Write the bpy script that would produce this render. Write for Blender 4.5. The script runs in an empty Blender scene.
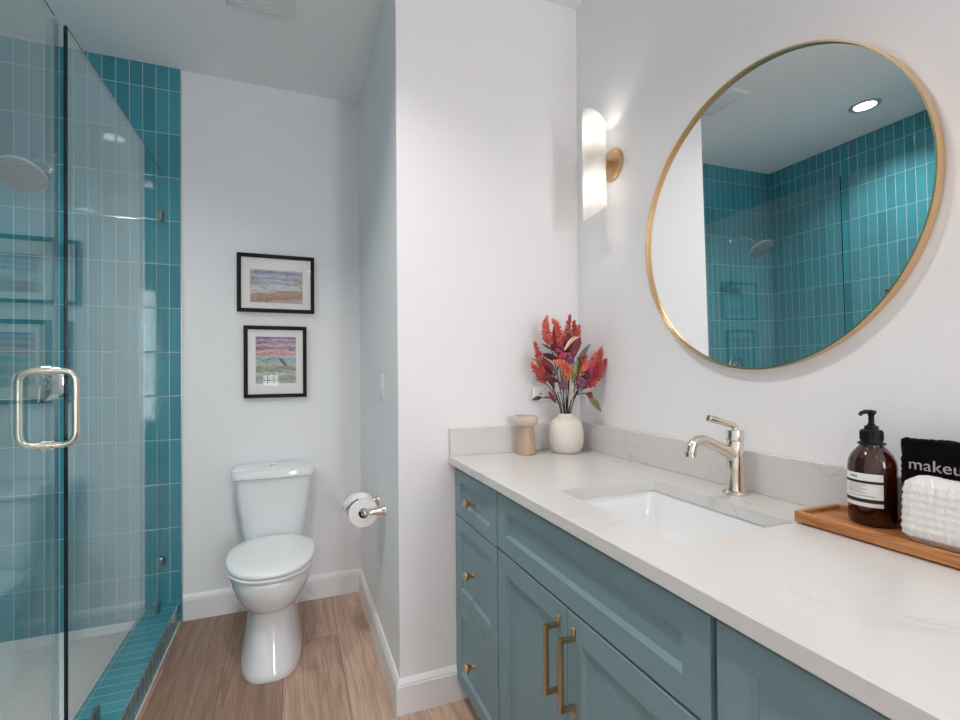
import bpy, bmesh, math, random
from mathutils import Vector, Matrix

random.seed(7)
S = bpy.context.scene
COL = S.collection
PI = math.pi

# ------------------------------------------------------------------ camera
def make_camera():
    yaw, pitch, roll = 0.3700, 0.0083, -0.0080
    loc = Vector((-0.0045, -0.0597, 1.2253))
    f = Vector((math.sin(yaw) * math.cos(pitch), math.cos(yaw) * math.cos(pitch), math.sin(pitch)))
    r = Vector((math.cos(yaw), -math.sin(yaw), 0))
    u = r.cross(f)
    c, s = math.cos(roll), math.sin(roll)
    r2, u2 = c * r + s * u, -s * r + c * u
    cam = bpy.data.cameras.new('camera')
    cam.sensor_fit = 'HORIZONTAL'
    cam.sensor_width = 36.0
    cam.lens = 481.90 * 36.0 / 960.0
    cam.shift_y = 7.62 / 960.0
    cam.clip_start = 0.02
    o = bpy.data.objects.new('camera', cam)
    COL.objects.link(o)
    m = Matrix(((r2.x, u2.x, -f.x, loc.x), (r2.y, u2.y, -f.y, loc.y), (r2.z, u2.z, -f.z, loc.z), (0, 0, 0, 1)))
    o.matrix_world = m
    S.camera = o
make_camera()

# ------------------------------------------------------------------ world, exposure, light levels
W = bpy.data.worlds.new('world')
S.world = W
W.use_nodes = True
W.node_tree.nodes['Background'].inputs[0].default_value = (0.8, 0.9, 1.0, 1)
W.node_tree.nodes['Background'].inputs[1].default_value = 0.5
S.view_settings.view_transform = 'Standard'
S.view_settings.look = 'None'
S.view_settings.gamma = 1.0
S.view_settings.use_curve_mapping = False
S.view_settings.exposure = -0.26
S.cycles.max_bounces = 14
S.cycles.diffuse_bounces = 7
S.cycles.glossy_bounces = 6
S.cycles.transmission_bounces = 10
S.cycles.transparent_max_bounces = 24
S.cycles.caustics_reflective = True
S.cycles.caustics_refractive = False
S.cycles.blur_glossy = 0.5
S.cycles.sample_clamp_indirect = 6.0

ADDED_DOWNLIGHT_W = 8.0        # base level of the downlights added out of view
SHOWER_W = 11.0
ADDED_WINDOW_E = 24.0           # daylight level of the tall rear window added for light
SCONCE_W = 0.33

# ------------------------------------------------------------------ key planes of the room (metres)
Y1, X1, Y2, X3 = 2.725, 0.348, 1.672, 1.114   # niche back wall, niche side wall, short wall, mirror wall
XT, XL, XG = -0.520, -1.500, -0.605           # tile edge, shower far wall, glass plane
H = 2.75
YR, YS = -3.0, 0.66                            # rear wall, shower end wall
XD = -0.56                                     # room side of the shower end wall
ZC = 0.910                                     # worktop height

# ------------------------------------------------------------------ materials
def lin(v):
    v /= 255.0
    return v / 12.92 if v <= 0.04045 else ((v + 0.055) / 1.055) ** 2.4
def rgb(r, g, b):
    return (lin(r), lin(g), lin(b), 1.0)

class NT:
    def __init__(self, name):
        self.m = bpy.data.materials.new(name)
        self.m.use_nodes = True
        self.t = self.m.node_tree
        self.n = self.t.nodes
        self.b = self.n['Principled BSDF']
        self.out = self.n['Material Output']
    def node(self, typ, **kw):
        o = self.n.new(typ)
        for k, v in kw.items():
            setattr(o, k, v)
        return o
    def link(self, a, b):
        self.t.links.new(a, b)
    def math(self, op, a, b=None, c=None):
        o = self.node('ShaderNodeMath', operation=op)
        for i, v in enumerate((a, b, c)):
            if v is None: continue
            if isinstance(v, (int, float)): o.inputs[i].default_value = v
            else: self.link(v, o.inputs[i])
        return o.outputs[0]
    def mix(self, fac, a, b, blend='MIX'):
        o = self.node('ShaderNodeMix', data_type='RGBA', blend_type=blend)
        for i, v in ((0, fac), (6, a), (7, b)):
            if isinstance(v, (int, float)): o.inputs[i].default_value = v
            elif isinstance(v, tuple): o.inputs[i].default_value = v
            else: self.link(v, o.inputs[i])
        return o.outputs[2]
    def obj(self):
        return self.node('ShaderNodeTexCoord').outputs['Object']
    def gen(self):
        return self.node('ShaderNodeTexCoord').outputs['Generated']
    def sep(self, v):
        o = self.node('ShaderNodeSeparateXYZ'); self.link(v, o.inputs[0]); return o.outputs
    def comb(self, x, y, z=0.0):
        o = self.node('ShaderNodeCombineXYZ')
        for i, v in enumerate((x, y, z)):
            if isinstance(v, (int, float)): o.inputs[i].default_value = v
            else: self.link(v, o.inputs[i])
        return o.outputs[0]
    def noise(self, vec, scale, detail=2.0, rough=0.5, dist=0.0):
        o = self.node('ShaderNodeTexNoise')
        o.inputs['Scale'].default_value = scale
        o.inputs['Detail'].default_value = detail
        o.inputs['Roughness'].default_value = rough
        o.inputs['Distortion'].default_value = dist
        if vec is not None: self.link(vec, o.inputs['Vector'])
        return o.outputs['Fac']
    def scale(self, vec, s):
        o = self.node('ShaderNodeMapping'); self.link(vec, o.inputs[0]); o.inputs['Scale'].default_value = s
        return o.outputs[0]
    def ramp(self, fac, stops, interp='LINEAR'):
        o = self.node('ShaderNodeValToRGB')
        cr = o.color_ramp; cr.interpolation = interp
        while len(cr.elements) < len(stops): cr.elements.new(0.5)
        for e, (p, c) in zip(cr.elements, stops):
            e.position = p; e.color = c
        self.link(fac, o.inputs[0]); return o.outputs[0]
    def bump(self, h, strength, dist=0.002):
        o = self.node('ShaderNodeBump'); o.inputs['Strength'].default_value = strength
        o.inputs['Distance'].default_value = dist
        self.link(h, o.inputs['Height']); self.link(o.outputs[0], self.b.inputs['Normal'])
        return o
    def set(self, **kw):
        for k, v in kw.items():
            self.b.inputs[k.replace('_', ' ')].default_value = v
        return self

def plain(name, col, rough=0.5, metal=0.0, spec=0.5, coat=0.0):
    m = NT(name)
    m.b.inputs['Base Color'].default_value = col
    m.b.inputs['Roughness'].default_value = rough
    m.b.inputs['Metallic'].default_value = metal
    m.b.inputs['Specular IOR Level'].default_value = spec
    m.b.inputs['Coat Weight'].default_value = coat
    m.b.inputs['Coat Roughness'].default_value = 0.05
    return m

def paint(name, col, rough=0.55, spec=0.35):
    m = plain(name, col, rough, 0, spec)
    n = m.noise(m.obj(), 220.0, 3)
    m.bump(n, 0.06, 0.001)
    return m.m

M = {}
M['wall'] = paint('white_wall_paint', rgb(238, 238, 240))
M['ceiling'] = paint('ceiling_paint', rgb(242, 242, 242), 0.8)
M['trim'] = paint('white_trim_paint', rgb(234, 235, 238), 0.35, 0.5)

def tile_mat(name, u, v, pu, pv, ou, ov, base, grout=(176, 192, 196), rough=0.055, mortar=0.0015):
    """stacked glazed tiles; u, v pick the two axes of the wall they cover"""
    m = NT(name)
    s = m.sep(m.obj())
    uv = m.comb(m.math('SUBTRACT', s[u], ou), m.math('SUBTRACT', s[v], ov))
    br = m.node('ShaderNodeTexBrick', offset=0.0, squash=1.0)
    m.link(uv, br.inputs['Vector'])
    br.inputs['Scale'].default_value = 1.0
    br.inputs['Brick Width'].default_value = pu
    br.inputs['Row Height'].default_value = pv
    br.inputs['Mortar Size'].default_value = mortar
    br.inputs['Mortar Smooth'].default_value = 0.15
    a = base
    br.inputs['Color1'].default_value = rgb(*[max(0, c * 0.93) for c in a])
    br.inputs['Color2'].default_value = rgb(*[min(255, c * 1.07) for c in a])
    br.inputs['Mortar'].default_value = rgb(*grout)
    n = m.noise(m.obj(), 14.0, 3)
    col = m.mix(m.math('MULTIPLY', n, 0.25), br.outputs['Color'], rgb(*[min(255, c * 1.16 + 6) for c in a]))
    col = m.mix(br.outputs['Fac'], col, rgb(*grout))
    m.link(col, m.b.inputs['Base Color'])
    m.link(m.math('ADD', m.math('MULTIPLY', br.outputs['Fac'], 0.6), rough), m.b.inputs['Roughness'])
    m.set(Specular_IOR_Level=0.55)
    pb = m.node('ShaderNodeTexBrick', offset=0.0, squash=1.0)
    m.link(uv, pb.inputs['Vector'])
    for k, val in (('Scale', 1.0), ('Brick Width', pu), ('Row Height', pv), ('Mortar Size', 0.0060), ('Mortar Smooth', 1.0)):
        pb.inputs[k].default_value = val
    wav = m.noise(m.obj(), 9.0, 1)
    hgt = m.math('ADD', m.math('MULTIPLY', pb.outputs['Fac'], -1.0), m.math('MULTIPLY', wav, 0.6))
    m.bump(hgt, 0.5, 0.0018)
    return m.m
TEAL = (60, 135, 149)
PU, PV = 0.0546, 0.2165
M['tile_back'] = tile_mat('teal_tile_back', 0, 2, PU, PV, -0.519 - 30 * PU, 2.2 - 12 * PV, TEAL)
M['tile_side'] = tile_mat('teal_tile_side', 1, 2, PU, PV, 2.715 - 60 * PU, 2.2 - 12 * PV, TEAL)
M['tile_curb_top'] = tile_mat('teal_tile_curb_top', 1, 0, PU, 0.20, 2.715 - 60 * PU, -0.735, TEAL)
M['tile_curb_face'] = tile_mat('teal_tile_curb_face', 1, 2, PU, 0.30, 2.715 - 60 * PU, -0.1, TEAL)

def mosaic_mat():
    m = NT('pale_penny_mosaic')
    vo = m.node('ShaderNodeTexVoronoi', feature='DISTANCE_TO_EDGE')
    vo.inputs['Scale'].default_value = 58.0
    vo.inputs['Randomness'].default_value = 0.25
    m.link(m.obj(), vo.inputs['Vector'])
    col = m.ramp(vo.outputs['Distance'], [(0.03, rgb(200, 202, 204)), (0.12, rgb(232, 232, 232))])
    m.link(col, m.b.inputs['Base Color']); m.set(Roughness=0.35)
    m.bump(vo.outputs['Distance'], 0.35, 0.002)
    return m.m
M['mosaic'] = mosaic_mat()

def floor_mat():
    m = NT('oak_plank_floor')
    s = m.sep(m.obj())
    uv = m.comb(m.math('SUBTRACT', s[1], -9.24), m.math('SUBTRACT', s[0], -0.279 - 20 * 0.2315))
    br = m.node('ShaderNodeTexBrick', offset=0.41, offset_frequency=3, squash=1.0)
    m.link(uv, br.inputs['Vector'])
    br.inputs['Scale'].default_value = 1.0
    br.inputs['Brick Width'].default_value = 1.52
    br.inputs['Row Height'].default_value = 0.2315
    br.inputs['Mortar Size'].default_value = 0.0011
    br.inputs['Mortar Smooth'].default_value = 0.3
    br.inputs['Color1'].default_value = (0, 0, 0, 1)
    br.inputs['Color2'].default_value = (1, 1, 1, 1)
    pick = m.sep(br.outputs['Color'])[0]
    row = m.math('FLOOR', m.math('DIVIDE', m.math('SUBTRACT', s[0], -0.279), 0.2315))
    shift = m.math('ADD', m.math('MULTIPLY', row, 3.7), m.math('MULTIPLY', pick, 5.0))
    p = m.comb(m.math('MULTIPLY', s[0], 9.0), m.math('MULTIPLY', m.math('ADD', s[1], shift), 0.55), shift)
    grain = m.noise(p, 5.0, 7, 0.62, 0.9)
    fine = m.noise(m.comb(m.math('MULTIPLY', s[0], 190.0), m.math('MULTIPLY', s[1], 5.0), shift), 1.0, 4, 0.6)
    base = m.ramp(pick, [(0.0, rgb(156, 124, 106)), (0.5, rgb(196, 164, 145)), (1.0, rgb(212, 181, 161))])
    dark = m.ramp(pick, [(0.0, rgb(122, 95, 80)), (1.0, rgb(176, 143, 124))])
    g = m.ramp(grain, [(0.32, (0, 0, 0, 1)), (0.60, (1, 1, 1, 1))])
    col = m.mix(g, dark, base)
    f = m.ramp(fine, [(0.3, (0.86, 0.85, 0.85, 1)), (0.62, (1.03, 1.03, 1.02, 1))])
    col = m.mix(1.0, col, f, 'MULTIPLY')
    col = m.mix(br.outputs['Fac'], col, rgb(78, 60, 48))
    m.link(col, m.b.inputs['Base Color'])
    m.set(Roughness=0.42, Specular_IOR_Level=0.4)
    m.bump(m.math('SUBTRACT', m.math('MULTIPLY', fine, 0.35), br.outputs['Fac']), 0.25, 0.0012)
    return m.m
M['floor'] = floor_mat()

def quartz_mat():
    m = NT('white_veined_quartz')
    o = m.obj()
    n = m.noise(o, 1.9, 6, 0.6, 1.6)
    v = m.math('ABSOLUTE', m.math('SUBTRACT', n, 0.5))
    vein = m.ramp(v, [(0.0, (1, 1, 1, 1)), (0.012, (0, 0, 0, 1))])
    patch = m.ramp(m.noise(o, 3.3, 3), [(0.50, (0, 0, 0, 1)), (0.70, (1, 1, 1, 1))])
    cloud = m.noise(o, 5.0, 4)
    base = m.mix(cloud, rgb(210, 208, 206), rgb(217, 216, 215))
    col = m.mix(m.math('MULTIPLY', m.math('MULTIPLY', vein, patch), 0.5), base, rgb(168, 158, 148))
    m.link(col, m.b.inputs['Base Color'])
    m.set(Roughness=0.22, Specular_IOR_Level=0.5)
    return m.m
M['quartz'] = quartz_mat()

M['cab'] = paint('dusty_blue_cabinet_paint', rgb(121, 148, 156), 0.42, 0.4)
M['cab_in'] = plain('cabinet_shadow_gap', rgb(60, 80, 86), 0.8).m
M['ceramic'] = plain('white_glazed_ceramic', rgb(232, 234, 236), 0.08, 0, 0.5, 0.5).m
M['seat'] = plain('white_seat_plastic', rgb(236, 237, 239), 0.18).m
M['chrome'] = plain('chrome', (0.80, 0.80, 0.80, 1), 0.08, 1).m
M['nickel'] = plain('polished_nickel', (0.80, 0.72, 0.63, 1), 0.14, 1).m
M['steel'] = plain('brushed_steel', (0.66, 0.66, 0.66, 1), 0.28, 1).m
M['clip'] = plain('bronzed_nickel', (0.34, 0.30, 0.26, 1), 0.3, 1).m
M['brass'] = plain('brushed_brass', (0.56, 0.40, 0.24, 1), 0.30, 1).m
M['gold'] = plain('satin_gold_frame', (0.76, 0.54, 0.30, 1), 0.26, 1).m
M['mirror'] = plain('silvered_mirror', (0.90, 0.92, 0.92, 1), 0.0, 1).m
M['dark'] = plain('dark_void', rgb(25, 25, 25), 0.7).m
M['black'] = plain('black_plastic', rgb(7, 7, 8), 0.45, 0, 0.3).m
M['white_plastic'] = plain('white_plastic', rgb(228, 229, 230), 0.3).m
M['paper'] = plain('tissue_paper', rgb(240, 240, 241), 0.95, 0, 0.1).m
M['card'] = plain('cardboard_core', rgb(120, 96, 74), 0.9).m
M['black_wood'] = plain('black_frame_wood', rgb(17, 16, 17), 0.55, 0, 0.25).m
M['mat_board'] = plain('mat_board', rgb(240, 239, 236), 0.9).m
M['white_label'] = plain('white_label_paper', rgb(232, 232, 228), 0.6).m
M['label_ink'] = plain('label_ink', rgb(24, 24, 24), 0.6).m
M['grey_ink'] = plain('grey_label_ink', rgb(128, 128, 128), 0.6).m
M['trim_ring'] = plain('grey_trim_ring', rgb(176, 178, 180), 0.5).m
M['rubber'] = plain('clear_seal_grey', rgb(120, 140, 142), 0.4).m

def glass_mat(name, tint, ior=1.56):
    """thin clear pane: every face lets light straight through and mirrors by Fresnel"""
    m = NT(name)
    m.n.remove(m.b)
    geo = m.node('ShaderNodeNewGeometry')
    fr = m.node('ShaderNodeFresnel')
    iorv = m.math('ADD', ior, m.math('MULTIPLY', geo.outputs['Backfacing'], 1.0 / ior - ior))
    m.link(iorv, fr.inputs['IOR'])
    tr = m.node('ShaderNodeBsdfTransparent'); tr.inputs[0].default_value = tint
    gl = m.node('ShaderNodeBsdfGlossy'); gl.inputs['Roughness'].default_value = 0.0
    gl.inputs['Color'].default_value = (0.95, 0.98, 0.98, 1)
    mx = m.node('ShaderNodeMixShader')
    m.link(fr.outputs[0], mx.inputs[0]); m.link(tr.outputs[0], mx.inputs[1]); m.link(gl.outputs[0], mx.inputs[2])
    m.link(mx.outputs[0], m.out.inputs[0])
    return m.m
M['glass'] = glass_mat('shower_glass', (0.955, 0.985, 0.98, 1))
M['pic_glass'] = glass_mat('picture_glass', (0.99, 0.99, 0.99, 1))
M['glass_edge'] = plain('dark_green_glass_edge', rgb(10, 28, 32), 0.15).m
M['seal'] = glass_mat('clear_vinyl_seal', (0.80, 0.88, 0.88, 1))

def emit(name, col, e):
    m = NT(name)
    m.b.inputs['Base Color'].default_value = col
    m.b.inputs['Emission Color'].default_value = col
    m.b.inputs['Emission Strength'].default_value = e
    return m.m
M['lamp'] = emit('downlight_lens', (1, 0.97, 0.93, 1), 14.0)
M['bulb'] = emit('sconce_bulb', (1, 0.93, 0.84, 1), 3.0)
M['daylight_dim'] = emit('dim_daylight_pane', (0.84, 0.95, 1.0, 1), 4.0)
M['daylight'] = emit('daylight_pane', (0.92, 0.96, 1.0, 1), ADDED_WINDOW_E)  # glowing pane of the added tall window

def shade_mat():
    m = NT('frosted_white_shade')
    m.n.remove(m.b)
    tl = m.node('ShaderNodeBsdfTranslucent'); tl.inputs[0].default_value = (0.93, 0.92, 0.90, 1)
    df = m.node('ShaderNodeBsdfDiffuse'); df.inputs[0].default_value = (0.9, 0.9, 0.9, 1)
    gl = m.node('ShaderNodeBsdfGlossy'); gl.inputs['Roughness'].default_value = 0.15
    a = m.node('ShaderNodeMixShader'); a.inputs[0].default_value = 0.40
    b = m.node('ShaderNodeMixShader'); b.inputs[0].default_value = 0.05
    m.link(tl.outputs[0], a.inputs[1]); m.link(df.outputs[0], a.inputs[2])
    m.link(a.outputs[0], b.inputs[1]); m.link(gl.outputs[0], b.inputs[2])
    m.link(b.outputs[0], m.out.inputs[0])
    return m.m
M['shade'] = shade_mat()

def wood_mat():
    m = NT('warm_acacia_wood')
    s = m.sep(m.obj())
    p = m.comb(m.math('MULTIPLY', s[0], 60.0), m.math('MULTIPLY', s[1], 4.0), m.math('MULTIPLY', s[2], 60.0))
    g = m.noise(p, 1.5, 6, 0.6, 0.8)
    col = m.ramp(g, [(0.28, rgb(128, 76, 40)), (0.5, rgb(178, 116, 66)), (0.72, rgb(206, 148, 94))])
    m.link(col, m.b.inputs['Base Color']); m.set(Roughness=0.45)
    return m.m
M['tray'] = wood_mat()

def towel_mat(name, c, scale, strength, cell=False):
    m = plain(name, c, 1.0, 0, 0.05)
    n = m.noise(m.obj(), scale, 4, 0.7)
    m.bump(n, strength, 0.004)
    m.b.inputs['Sheen Weight'].default_value = 0.05
    return m.m
M['towel_white'] = towel_mat('white_terry', rgb(238, 236, 234), 380.0, 0.6)
M['towel_black'] = towel_mat('black_terry', rgb(13, 10, 13), 420.0, 0.7)
M['thread'] = towel_mat('pale_pink_thread', rgb(196, 180, 184), 900.0, 0.4)

def amber_mat():
    m = NT('amber_glass')
    m.set(Roughness=0.03, Transmission_Weight=0.55, IOR=1.48)
    m.b.inputs['Base Color'].default_value = rgb(64, 20, 8)
    m.b.inputs['Coat Weight'].default_value = 0.6
    return m.m
M['amber'] = amber_mat()
M['liquid'] = plain('dark_amber_soap', rgb(34, 12, 7), 0.3).m

def vase_mat():
    m = plain('cream_ceramic', rgb(226, 219, 210), 0.6)
    s = m.sep(m.obj())
    return m.m
M['vase'] = vase_mat()
def candle_mat():
    m = plain('tan_glass', rgb(204, 176, 152), 0.15)
    m.set(Transmission_Weight=0.25)
    return m.m
M['candle_base'] = candle_mat()
M['candle_bowl'] = plain('milky_glass', rgb(206, 188, 172), 0.2).m

def plant(name, c1, c2, rough=0.6):
    m = plain(name, c1, rough)
    n = m.noise(m.obj(), 60.0, 3)
    col = m.mix(m.ramp(n, [(0.35, (0, 0, 0, 1)), (0.65, (1, 1, 1, 1))]), c1, c2)
    m.link(col, m.b.inputs['Base Color'])
    return m.m
M['plume'] = plant('coral_red_plume', rgb(198, 72, 68), rgb(232, 140, 126), 0.85)
M['plume2'] = plant('crimson_plume', rgb(172, 48, 56), rgb(214, 106, 98), 0.85)
M['plume_pale'] = plant('salmon_plume', rgb(222, 112, 84), rgb(236, 156, 122), 0.85)
M['burgundy'] = plant('burgundy_leaf', rgb(92, 16, 36), rgb(140, 26, 52), 0.5)
M['maroon'] = plant('dark_maroon_leaf', rgb(46, 10, 22), rgb(78, 16, 34), 0.5)
M['pink'] = plant('magenta_petal', rgb(152, 30, 72), rgb(184, 52, 96), 0.6)
M['green'] = plant('olive_leaf', rgb(96, 106, 46), rgb(140, 146, 84), 0.5)
M['cream_leaf'] = plant('cream_leaf', rgb(206, 194, 172), rgb(180, 172, 142), 0.6)
M['grey_leaf'] = plant('grey_green_leaf', rgb(124, 126, 112), rgb(86, 88, 84), 0.6)
M['berry'] = plant('dusky_purple_berry', rgb(112, 62, 92), rgb(146, 96, 122), 0.6)
M['stem'] = plant('dark_stem', rgb(48, 30, 30), rgb(70, 46, 40), 0.7)

# ------------------------------------------------------------------ mesh helpers
def bm_new():
    return bmesh.new()

def box(bm, x0, x1, y0, y1, z0, z1, bev=0.0, seg=2):
    g = bmesh.ops.create_cube(bm, size=1.0)
    vs = g['verts']
    for v in vs:
        v.co = Vector(((x0 + x1) / 2 + v.co.x * (x1 - x0), (y0 + y1) / 2 + v.co.y * (y1 - y0), (z0 + z1) / 2 + v.co.z * (z1 - z0)))
    if bev > 0:
        es = list({e for v in vs for e in v.link_edges})
        bmesh.ops.bevel(bm, geom=es, offset=bev, segments=seg, profile=0.5, affect='EDGES')
    return bm

def loft(bm, rings, cap0=True, cap1=True, closed=True):
    vr = [[bm.verts.new(p) for p in r] for r in rings]
    n = len(vr[0])
    for a, b in zip(vr[:-1], vr[1:]):
        for i in range(n if closed else n - 1):
            j = (i + 1) % n
            try: bm.faces.new((a[i], a[j], b[j], b[i]))
            except ValueError: pass
    if cap0: bm.faces.new(list(reversed(vr[0])))
    if cap1: bm.faces.new(vr[-1])
    return bm

def lathe(bm, prof, c=(0, 0, 0), axis='Z', seg=40, cap0=True, cap1=True):
    rings = []
    c = Vector(c)
    for r, h in prof:
        ring = []
        for k in range(seg):
            t = 2 * PI * k / seg
            a, b = max(r, 1e-5) * math.cos(t), max(r, 1e-5) * math.sin(t)
            if axis == 'Z': p = Vector((a, b, h))
            elif axis == 'X': p = Vector((h, a, b))
            elif axis == '-X': p = Vector((-h, b, a))
            elif axis == 'Y': p = Vector((b, h, a))
            else: p = Vector((a, -h, b))
            ring.append(c + p)
        rings.append(ring)
    return loft(bm, rings, cap0, cap1)

def frames(pts):
    pts = [Vector(p) for p in pts]
    n = len(pts)
    tan = []
    for i in range(n):
        d = pts[min(i + 1, n - 1)] - pts[max(i - 1, 0)]
        tan.append(d.normalized())
    up = Vector((0, 0, 1))
    if abs(tan[0].dot(up)) > 0.9: up = Vector((0, 1, 0))
    nrm = (up - tan[0] * up.dot(tan[0])).normalized()
    out = []
    for i in range(n):
        nrm = (nrm - tan[i] * nrm.dot(tan[i])).normalized()
        out.append((pts[i], tan[i], nrm, tan[i].cross(nrm)))
    return out

def tube(bm, pts, r, seg=12, cap=True):
    fr = frames(pts)
    rings = []
    for i, (p, t, a, b) in enumerate(fr):
        rr = r[i] if isinstance(r, (list, tuple)) else r
        rings.append([p + rr * (math.cos(2 * PI * k / seg) * a + math.sin(2 * PI * k / seg) * b) for k in range(seg)])
    return loft(bm, rings, cap, cap)

def bez(p0, p1, p2, n=10):
    p0, p1, p2 = Vector(p0), Vector(p1), Vector(p2)
    return [(1 - t) ** 2 * p0 + 2 * t * (1 - t) * p1 + t * t * p2 for t in [i / n for i in range(n + 1)]]

def rounded_path(pts, r, n=6):
    """polyline with its corners rounded to radius r"""
    pts = [Vector(p) for p in pts]
    out = [pts[0]]
    for a, b, c in zip(pts[:-2], pts[1:-1], pts[2:]):
        d1, d2 = (a - b).normalized(), (c - b).normalized()
        out += bez(b + d1 * r, b, b + d2 * r, n)
    out.append(pts[-1])
    return out

def rrect(x0, x1, y0, y1, r, z, n=5):
    out = []
    for cx, cy, a0 in ((x1 - r, y1 - r, 0), (x0 + r, y1 - r, 90), (x0 + r, y0 + r, 180), (x1 - r, y0 + r, 270)):
        for k in range(n + 1):
            t = math.radians(a0 + 90 * k / n)
            out.append(Vector((cx + r * math.cos(t), cy + r * math.sin(t), z)))
    return out

def finish(name, bm, mats, smooth=35):
    bmesh.ops.recalc_face_normals(bm, faces=bm.faces)
    me = bpy.data.meshes.new(name)
    bm.to_mesh(me); bm.free()
    if not isinstance(mats, (list, tuple)): mats = [mats]
    for m in mats: me.materials.append(m)
    if smooth:
        for p in me.polygons: p.use_smooth = True
        me.set_sharp_from_angle(angle=math.radians(smooth))
    return me

def obj(name, bm, mats, parent=None, smooth=35, label=None, local=False):
    """one mesh object; the shapes are in world coordinates unless local"""
    me = finish(name, bm, mats, smooth)
    o = bpy.data.objects.new(name, me)
    COL.objects.link(o)
    if parent is not None:
        o.parent = parent
        if not local:
            w = Vector((0, 0, 0)); p = parent
            while p is not None:
                w += p.location; p = p.parent
            for v in me.vertices: v.co -= w
    if label: o['label'] = label
    return o

def thing(name, label, cat, loc=(0, 0, 0), rot=(0, 0, 0), group=None):
    o = bpy.data.objects.new(name, None)
    o.empty_display_size = 0.05
    COL.objects.link(o)
    o.location = loc; o.rotation_euler = rot
    o['label'] = label; o['category'] = cat
    if group: o['group'] = group
    return o

def tag(o, label, cat, group=None):
    o['label'] = label; o['category'] = cat
    if group: o['group'] = group
    return o

def struct(name, bm, mats, smooth=0, label=None, parent=None):
    o = obj(name, bm, mats, parent, smooth)
    if parent is None: o['kind'] = 'structure'
    if label: o['label'] = label
    return o

# ------------------------------------------------------------------ room shell
T = 0.12
b = bm_new(); box(b, XD - 0.02, X3 + T, YR - T, Y1 + T, -0.12, 0.0); 
struct('floor', b, M['floor'])
b = bm_new(); box(b, XL - T, X3 + T, YR - T, Y1 + T, H, H + 0.1)
struct('ceiling', b, M['ceiling'])
b = bm_new(); box(b, XT, X1 + 0.02, Y1, Y1 + T, 0.0, H)
struct('wall_back', b, M['wall'])
b = bm_new(); box(b, XL - T, XT - 0.0045, Y1 - 0.010, Y1 + T, -0.1, H)
struct('wall_shower_back', b, M['tile_back'])
# far shower wall with its recessed niche
NY0, NY1, NZ0, NZ1 = 1.60, 1.925, 1.285, 1.685
b = bm_new()
box(b, XL - T, XL, NY1, Y1 + T, -0.1, H); box(b, XL - T, XL, YS - T, NY0, -0.1, H)
box(b, XL - T, XL, NY0, NY1, NZ1, H); box(b, XL - T, XL, NY0, NY1, -0.1, NZ0)
box(b, XL - T - 0.02, XL - 0.09, NY0 - 0.05, NY1 + 0.05, NZ0 - 0.05, NZ1 + 0.05)
struct('wall_shower_side', b, M['tile_side'])
b = bm_new()
for (a0, a1, c0, c1) in ((NY0, NY1, NZ0, NZ0 + 0.006), (NY0, NY1, NZ1 - 0.006, NZ1), (NY0, NY0 + 0.006, NZ0 + 0.006, NZ1 - 0.006), (NY1 - 0.006, NY1, NZ0 + 0.006, NZ1 - 0.006)):
    box(b, XL - 0.02, XL + 0.002, a0, a1, c0, c1)
struct('trim_1', b, M['steel'])
# metal edge where the tile meets the painted wall
b = bm_new(); box(b, XT - 0.0045, XT, Y1 - 0.0115, Y1 + 0.02, 0.0, H)
struct('trim_2', b, M['steel'])
# shower end wall, between camera side and shower
b = bm_new(); box(b, XL - T, XD, YS - T, YS, -0.1, H)
struct('wall_shower_front', b, M['wall'])
# short wall block between toilet niche and vanity
b = bm_new(); box(b, X1, X3 + T, Y2, Y1 + T, 0.0, H, 0.003, 1)
struct('wall_middle', b, M['wall'])
b = bm_new(); box(b, X3, X3 + T, YR - T, Y2 + 0.0, 0.0, H)
struct('wall_right', b, M['wall'])
b = bm_new(); box(b, XD - T, XD, YR - T, YS - T, 0.0, H)
struct('wall_left', b, M['wall'])
# rear wall with two windows, the tall one added as a light source
WINS = [(0.67, 1.09, 0.50, 2.50), (-0.485, -0.20, 1.00, 1.225)]
b = bm_new()
box(b, XD, X3, YR - T, YR, 0.0, 0.50)
box(b, XD, X3, YR - T, YR, 2.50, H)
box(b, XD, -0.485, YR - T, YR, 0.5, 2.50)
box(b, -0.20, 0.67, YR - T, YR, 0.5, 2.50)
box(b, 1.09, X3, YR - T, YR, 0.5, 2.50)
box(b, -0.485, -0.20, YR - T, YR, 1.225, 2.50)
box(b, -0.485, -0.20, YR - T, YR, 0.5, 1.0)
struct('wall_rear', b, M['wall'])
for i, (x0, x1, z0, z1) in enumerate(WINS):
    b = bm_new()
    fw = 0.03 if i else 0.05
    for q in ((x0, x1, z0, z0 + fw), (x0, x1, z1 - fw, z1), (x0, x0 + fw, z0 + fw, z1 - fw), (x1 - fw, x1, z0 + fw, z1 - fw)):
        box(b, q[0], q[1], YR - 0.06, YR + 0.01, q[2], q[3])
    for k in (1, 2):
        xx = x0 + (x1 - x0) * k / 3
        box(b, xx - 0.008, xx + 0.008, YR - 0.05, YR, z0 + fw, z1 - fw)
    zz = (z0 + z1) / 2
    box(b, x0 + fw, x1 - fw, YR - 0.049, YR - 0.001, zz - 0.008, zz + 0.008)
    w = struct('window_%d' % (i + 1), b, M['trim'])  # first window is added, out of view, to light the room
    b = bm_new(); box(b, x0 + 0.01, x1 - 0.01, YR - 0.045, YR - 0.035, z0 + 0.01, z1 - 0.01)
    p = obj('window_pane', b, M['daylight_dim'] if i else M['daylight'], w, 0)
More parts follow.
